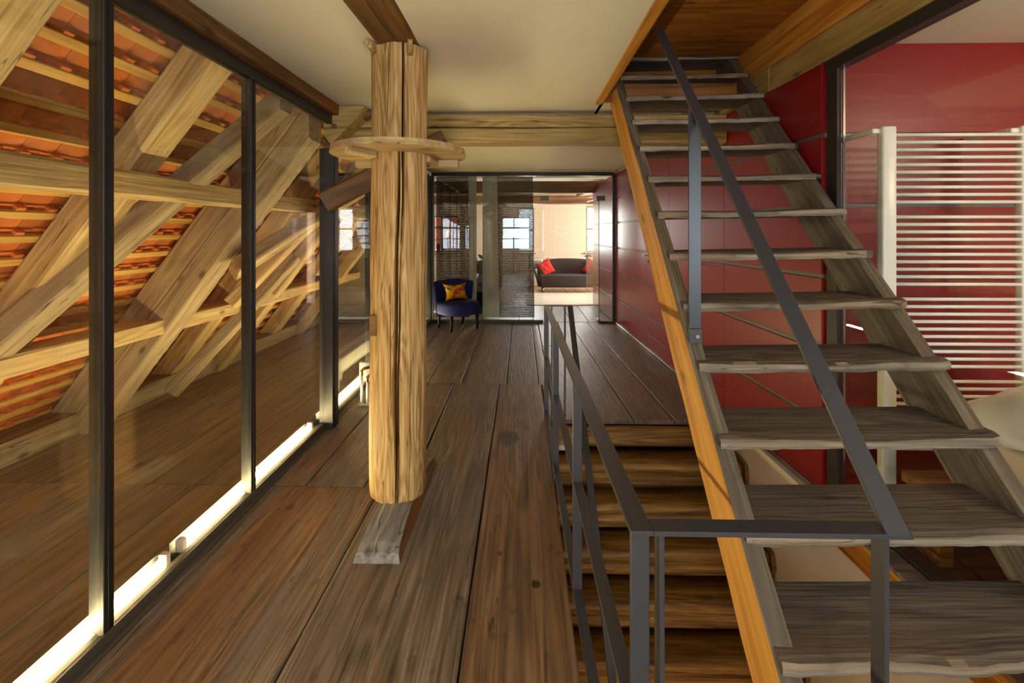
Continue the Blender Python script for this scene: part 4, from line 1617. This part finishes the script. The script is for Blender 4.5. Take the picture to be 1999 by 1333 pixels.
gd = thing('glass_door', 'open frameless glass door of the end partition with a steel lever handle', 'door', (1.285, FAR_Y, 0))
gd_m, gd_l = frame_mat((1.282, FAR_Y + 0.02, 0), (1.20, FAR_Y + 0.92, 0))
mesh_obj('pane', box_me(gd_l, 0.010, 2.04), M['glass'], gd, gd_m @ Matrix.Translation((gd_l / 2, 0, 1.035)))
mesh_obj('edge', box_me(0.003, 0.011, 2.04), M['glass_edge'], gd, gd_m @ Matrix.Translation((-0.003, 0, 1.035)))
mesh_obj('hinge', box_me(0.09, 0.03, 0.05, 0.003), M['chrome'], gd, gd_m @ Matrix.Translation((0.04, 0, 0.03)))
mesh_obj('hinge', box_me(0.09, 0.03, 0.05, 0.003), M['chrome'], gd, gd_m @ Matrix.Translation((0.04, 0, 2.03)))
lk = mesh_obj('lock_case', box_me(0.08, 0.03, 0.12, 0.004), M['chrome'], gd, gd_m @ Matrix.Translation((gd_l - 0.05, 0, 1.06)))
for sgn in (-1, 1):
    q = lambda a, b, c: tuple(gd_m @ Vector((gd_l - 0.05 + a, sgn * b, 1.06 + c)))
    tube('handle', [q(0, 0.015, 0), q(0, 0.055, 0), q(-0.13, 0.055, 0)], 0.010, M['chrome'], gd, 8)

# panel curtains behind the glass
CY = FAR_Y + 0.12
ct = box('curtain_track', -1.42, 0.24, CY - 0.03, CY + 0.05, 2.44, 2.475, M['white_plastic'])
tag(ct, 'slim pale curtain track along the top of the end partition', 'curtain track')


def curtain(x0, x1, b0, b1, y, mat, label):
    n = 10
    vs, fs = [], []
    for i in range(n + 1):
        t = i / n
        dy = 0.006 * math.sin(t * 9)
        for (xa, xb, z) in ((x0, x1, 2.44), (b0, b1, 0.06)):
            xx = xa + (xb - xa) * t
            for th in (0.0, 0.002):
                vs.append((xx, dy + th, z))
    for i in range(n):
        a = i * 4
        fs += [(a, a + 4, a + 6, a + 2), (a + 1, a + 3, a + 7, a + 5)]
    me = from_data('curtain', vs, fs)
    o = mesh_obj('panel_curtain', me, mat, None, Matrix.Translation((0, y, 0)))
    return tag(o, label, 'curtain')


curtain(-1.44, -0.90, -1.44, -0.88, CY, M['sheer_dark'], 'dark woven sheer panel curtain behind the blue chair')
curtain(-0.90, -0.76, -0.90, -0.76, CY + 0.02, M['sheer_pale'], 'narrow pale sheer panel curtain right of the blue chair')
curtain(-0.66, -0.40, -0.66, -0.36, CY + 0.02, M['sheer_pale'], 'wide pale grey sheer panel curtain in the middle of the partition')
curtain(-0.41, 0.19, -0.37, 0.22, CY, M['sheer_dark'], 'dark woven sheer panel curtain beside the glass door')

# ================================================================== BLUE CHAIR
ch = thing('slipper_chair', 'low royal blue velvet chair on black legs before the end partition', 'chair', (-0.99, 7.17, 0), math.radians(36))
CM = Matrix.Translation((-0.99, 7.17, 0)) @ Matrix.Rotation(math.radians(36), 4, 'Z')     # local -Y is the front


def seat_me():
    vs, fs = [], []
    n = 32
    rings = [(0.90, 0.235), (0.98, 0.25), (1.0, 0.30), (1.0, 0.37), (0.97, 0.405), (0.90, 0.425), (0.6, 0.437), (0.0, 0.440)]
    for (k, z) in rings:
        for i in range(n):
            a = 2 * math.pi * i / n
            c, s_ = math.cos(a), math.sin(a)
            x = 0.31 * math.copysign(abs(c) ** 0.62, c) * k
            y = 0.28 * math.copysign(abs(s_) ** 0.62, s_) * k
            vs.append((x, y, z))
    for j in range(len(rings) - 1):
        for i in range(n):
            l = (i + 1) % n
            fs.append((j * n + i, j * n + l, (j + 1) * n + l, (j + 1) * n + i))
    fs.append(tuple(range(n)))
    return from_data('seat', vs, fs, True)


def back_me():
    """upholstered shell bent around the rear of the seat"""
    vs, fs = [], []
    n, m = 20, 8
    for i in range(n + 1):
        t = -1 + 2 * i / n
        a = t * math.radians(68)
        top = 0.735 - 0.03 * abs(t) ** 3
        for side in (0, 1):
            for j in range(m + 1):
                v = j / m
                z = 0.26 + (top - 0.26) * v
                rad = 0.31 + 0.05 * v
                th = 0.075 - 0.02 * v
                edge = min(1, (1 - abs(t)) * 9 + 0.15) ** 0.5
                rr = rad + (th / 2 * edge if side else -th / 2 * edge)
                if j == m:
                    rr = rad + (th * 0.15 if side else -th * 0.15)
                vs.append((rr * math.sin(a) * 1.04, 0.02 + rr * math.cos(a) * 0.86, z))
    w = 2 * (m + 1)
    for i in range(n):
        for j in range(m):
            a = i * w + j
            fs.append((a, a + 1, a + w + 1, a + w))
            b = a + m + 1
            fs.append((b, b + w, b + w + 1, b + 1))
        fs.append((i * w + m, i * w + 2 * m + 1, (i + 1) * w + 2 * m + 1, (i + 1) * w + m))
        fs.append((i * w, (i + 1) * w, (i + 1) * w + m + 1, i * w + m + 1))
    for i in (0, n):
        for j in range(m):
            a = i * w + j
            fs.append((a, a + 1, a + m + 2, a + m + 1))
    return from_data('back', vs, fs, True)


mesh_obj('seat', seat_me(), M['blue'], ch, CM)
mesh_obj('backrest', back_me(), M['blue'], ch, CM)
for sx in (-1, 1):
    for sy in (-1, 1):
        p0 = CM @ Vector((sx * 0.215, sy * 0.205, 0.25))
        p1 = CM @ Vector((sx * (0.225 if sy < 0 else 0.21), sy * (0.21 if sy < 0 else 0.25), 0.0))
        tube('leg', [p0, p1], [0.026, 0.016], M['black'], ch, 4)
o = mesh_obj('cushion', cushion_me(0.44, 0.30, 0.12, 0.30, 14, 9), M['floral'], None,
             CM @ Matrix.Translation((0.0, 0.08, 0.56)) @ Euler((math.radians(-16), 0, 0)).to_matrix().to_4x4())
tag(o, 'yellow floral print cushion leaning on the blue chair', 'cushion')

# ================================================================== FAR ROOM THINGS
o = timber('far_beam', (-3.9, 9.5, 2.42), (5.9, 9.5, 2.42), 0.2, 0.24, M['beam_dark'], jit=0.005)
tag(o, 'dark ceiling beam across the far room nearest the partition', 'beam')
o = timber('far_beam', (-3.9, 12.4, 2.36), (5.9, 12.4, 2.36), 0.2, 0.22, M['beam_far'], jit=0.005)
tag(o, 'lighter brown ceiling beam across the far room above the sofa', 'beam')
o = timber('far_joist', (1.75, 9.7, 2.52), (1.55, 12.3, 2.52), 0.18, 0.16, M['beam'], jit=0.004)
tag(o, 'short pale joist between the two far room beams', 'beam')
o = box('rug', 0.10, 1.95, 9.42, 11.3, 0.001, 0.014, M['rug'], None, 0.004)
tag(o, 'cream rug on the floor in front of the brown sofa', 'rug')

sf = thing('sofa', 'dark brown felt sofa with flared arms before the brick wall', 'sofa', (1.22, 11.9, 0))
SX, SY = 1.22, 11.9


def sofa_back_me():
    vs, fs = [], []
    n, m = 20, 6
    for i in range(n + 1):
        t = -1 + 2 * i / n
        top = 0.80 - 0.07 * abs(t) ** 2.5
        y0 = 0.28 + 0.05 * (1 - abs(t) ** 2)
        for side in (0, 1):
            for j in range(m + 1):
                v = j / m
                z = 0.22 + (top - 0.22) * v
                th = 0.16 - 0.07 * v
                if j == m:
                    th *= 0.5
                y = y0 + 0.10 * v + (th / 2 if side else -th / 2)
                vs.append((t * 0.80, y, z))
    w = 2 * (m + 1)
    for i in range(n):
        for j in range(m):
            a = i * w + j
            fs.append((a, a + 1, a + w + 1, a + w))
            b = a + m + 1
            fs.append((b, b + w, b + w + 1, b + 1))
        fs.append((i * w + m, i * w + 2 * m + 1, (i + 1) * w + 2 * m + 1, (i + 1) * w + m))
        fs.append((i * w, (i + 1) * w, (i + 1) * w + m + 1, i * w + m + 1))
    for i in (0, n):
        for j in range(m):
            a = i * w + j
            fs.append((a, a + 1, a + m + 2, a + m + 1))
    return from_data('sofa_back', vs, fs, True)


SM = Matrix.Translation((SX, SY, 0))
mesh_obj('backrest', sofa_back_me(), M['sofa'], sf, SM)
mesh_obj('seat', rounded_box_me(1.50, 0.72, 0.30, 0.05, 4), M['sofa'], sf, SM @ Matrix.Translation((0, -0.08, 0.27)))
for s_ in (-1, 1):
    vs, fs = [], []
    n = 9
    for i in range(n + 1):
        v = i / n
        z = 0.13 + 0.52 * v
        out = 0.76 + 0.20 * v ** 1.4
        th = 0.09 - 0.03 * v + (0.02 if i == n else 0)
        y0, y1 = -0.36 + 0.05 * v, 0.34
        k = 0.5 if i == n else 1
        for (dx, yy) in ((0, y0), (th * k, y0 - 0.01), (th * k, y1), (0, y1)):
            vs.append((s_ * (out + dx - th * 0.5), yy, z))
    for i in range(n):
        for j in range(4):
            l = (j + 1) % 4
            fs.append((i * 4 + j, i * 4 + l, (i + 1) * 4 + l, (i + 1) * 4 + j))
    fs.append((0, 1, 2, 3))
    fs.append(tuple(n * 4 + j for j in range(4)))
    mesh_obj('arm', from_data('arm', vs, fs, True), M['sofa'], sf, SM)
for sx in (-0.68, 0.68):
    for sy in (-0.36, 0.22):
        tube('leg', [SM @ Vector((sx, sy, 0.13)), SM @ Vector((sx, sy, 0.0))], 0.018, M['chrome'], sf, 10)
for sx, lab in ((-0.58, 'red cushion leaning at the left end of the sofa'), (0.58, 'red cushion leaning at the right end of the sofa')):
    o = mesh_obj('cushion', cushion_me(0.40, 0.38, 0.13, 0.1, 14, 3), M['cushion_red'], None,
                 SM @ Matrix.Translation((sx * 1.02, 0.06, 0.58)) @ Euler((math.radians(-14), math.radians(62 if sx < 0 else -62), 0)).to_matrix().to_4x4())
    tag(o, lab, 'cushion')
for sx, lab in ((-0.80, 'pale lilac cushion behind the left red cushion on the sofa'), (0.80, 'pale lilac cushion behind the right red cushion on the sofa')):
    o = mesh_obj('cushion', cushion_me(0.30, 0.26, 0.12, 0.1, 12, 4), M['cushion_pale'], None, SM @ Matrix.Translation((sx, 0.22, 0.66)))
    tag(o, lab, 'cushion')

# sculpture on a plinth seen between the curtains
sc = thing('bust_sculpture', 'dark curly sculpture on a black plinth between the pale curtains', 'sculpture', (-0.74, 8.6, 0))
box('plinth', -0.88, -0.60, 8.48, 8.72, 0.0, 0.50, M['black'], sc, 0.005)
mesh_obj('head', lathe_me([(0.03, 0.0), (0.10, 0.02), (0.13, 0.10), (0.07, 0.18), (0.06, 0.22), (0.10, 0.30), (0.11, 0.38), (0.08, 0.45), (0.02, 0.48)], 20),
         M['sculpture'], sc, Matrix.Translation((-0.74, 8.6, 0.5)))
for i in range(12):
    a = i * 2.4
    zz = 0.72 + 0.025 * i
    tube('curl', [(-0.74 + 0.10 * math.cos(a), 8.6 + 0.10 * math.sin(a), zz), (-0.74 + 0.15 * math.cos(a + 0.4), 8.6 + 0.13 * math.sin(a + 0.4), zz + 0.03),
                  (-0.74 + 0.12 * math.cos(a + 0.9), 8.6 + 0.12 * math.sin(a + 0.9), zz + 0.07)], [0.03, 0.035, 0.02], M['sculpture'], sc, 8)

# cacti on the sill of the left far window
o = box('window_shelf', -2.62, -1.73, 12.92, 13.2, 0.88, 0.91, M['frame_oak'])
tag(o, 'narrow wooden shelf under the left far window', 'shelf')
for x, h, lab in ((-2.20, 0.42, 'tall cactus on the shelf of the left far window'), (-2.36, 0.2, 'small cactus on the shelf of the left far window')):
    c = thing('cactus', lab, 'cactus', (x, 13.05, 0.91), group='cacti on the window shelf')
    mesh_obj('pot', lathe_me([(0.035, 0), (0.055, 0.08), (0.05, 0.085)], 14), M['pot'], c, Matrix.Translation((x, 13.05, 0.91)))
    vs_ = [(0.03, 0.0), (0.05, h * 0.3), (0.055, h * 0.6), (0.045, h * 0.88), (0.01, h)]
    mesh_obj('stem', lathe_me(vs_, 10), M['plant'], c, Matrix.Translation((x, 13.05, 0.985)))
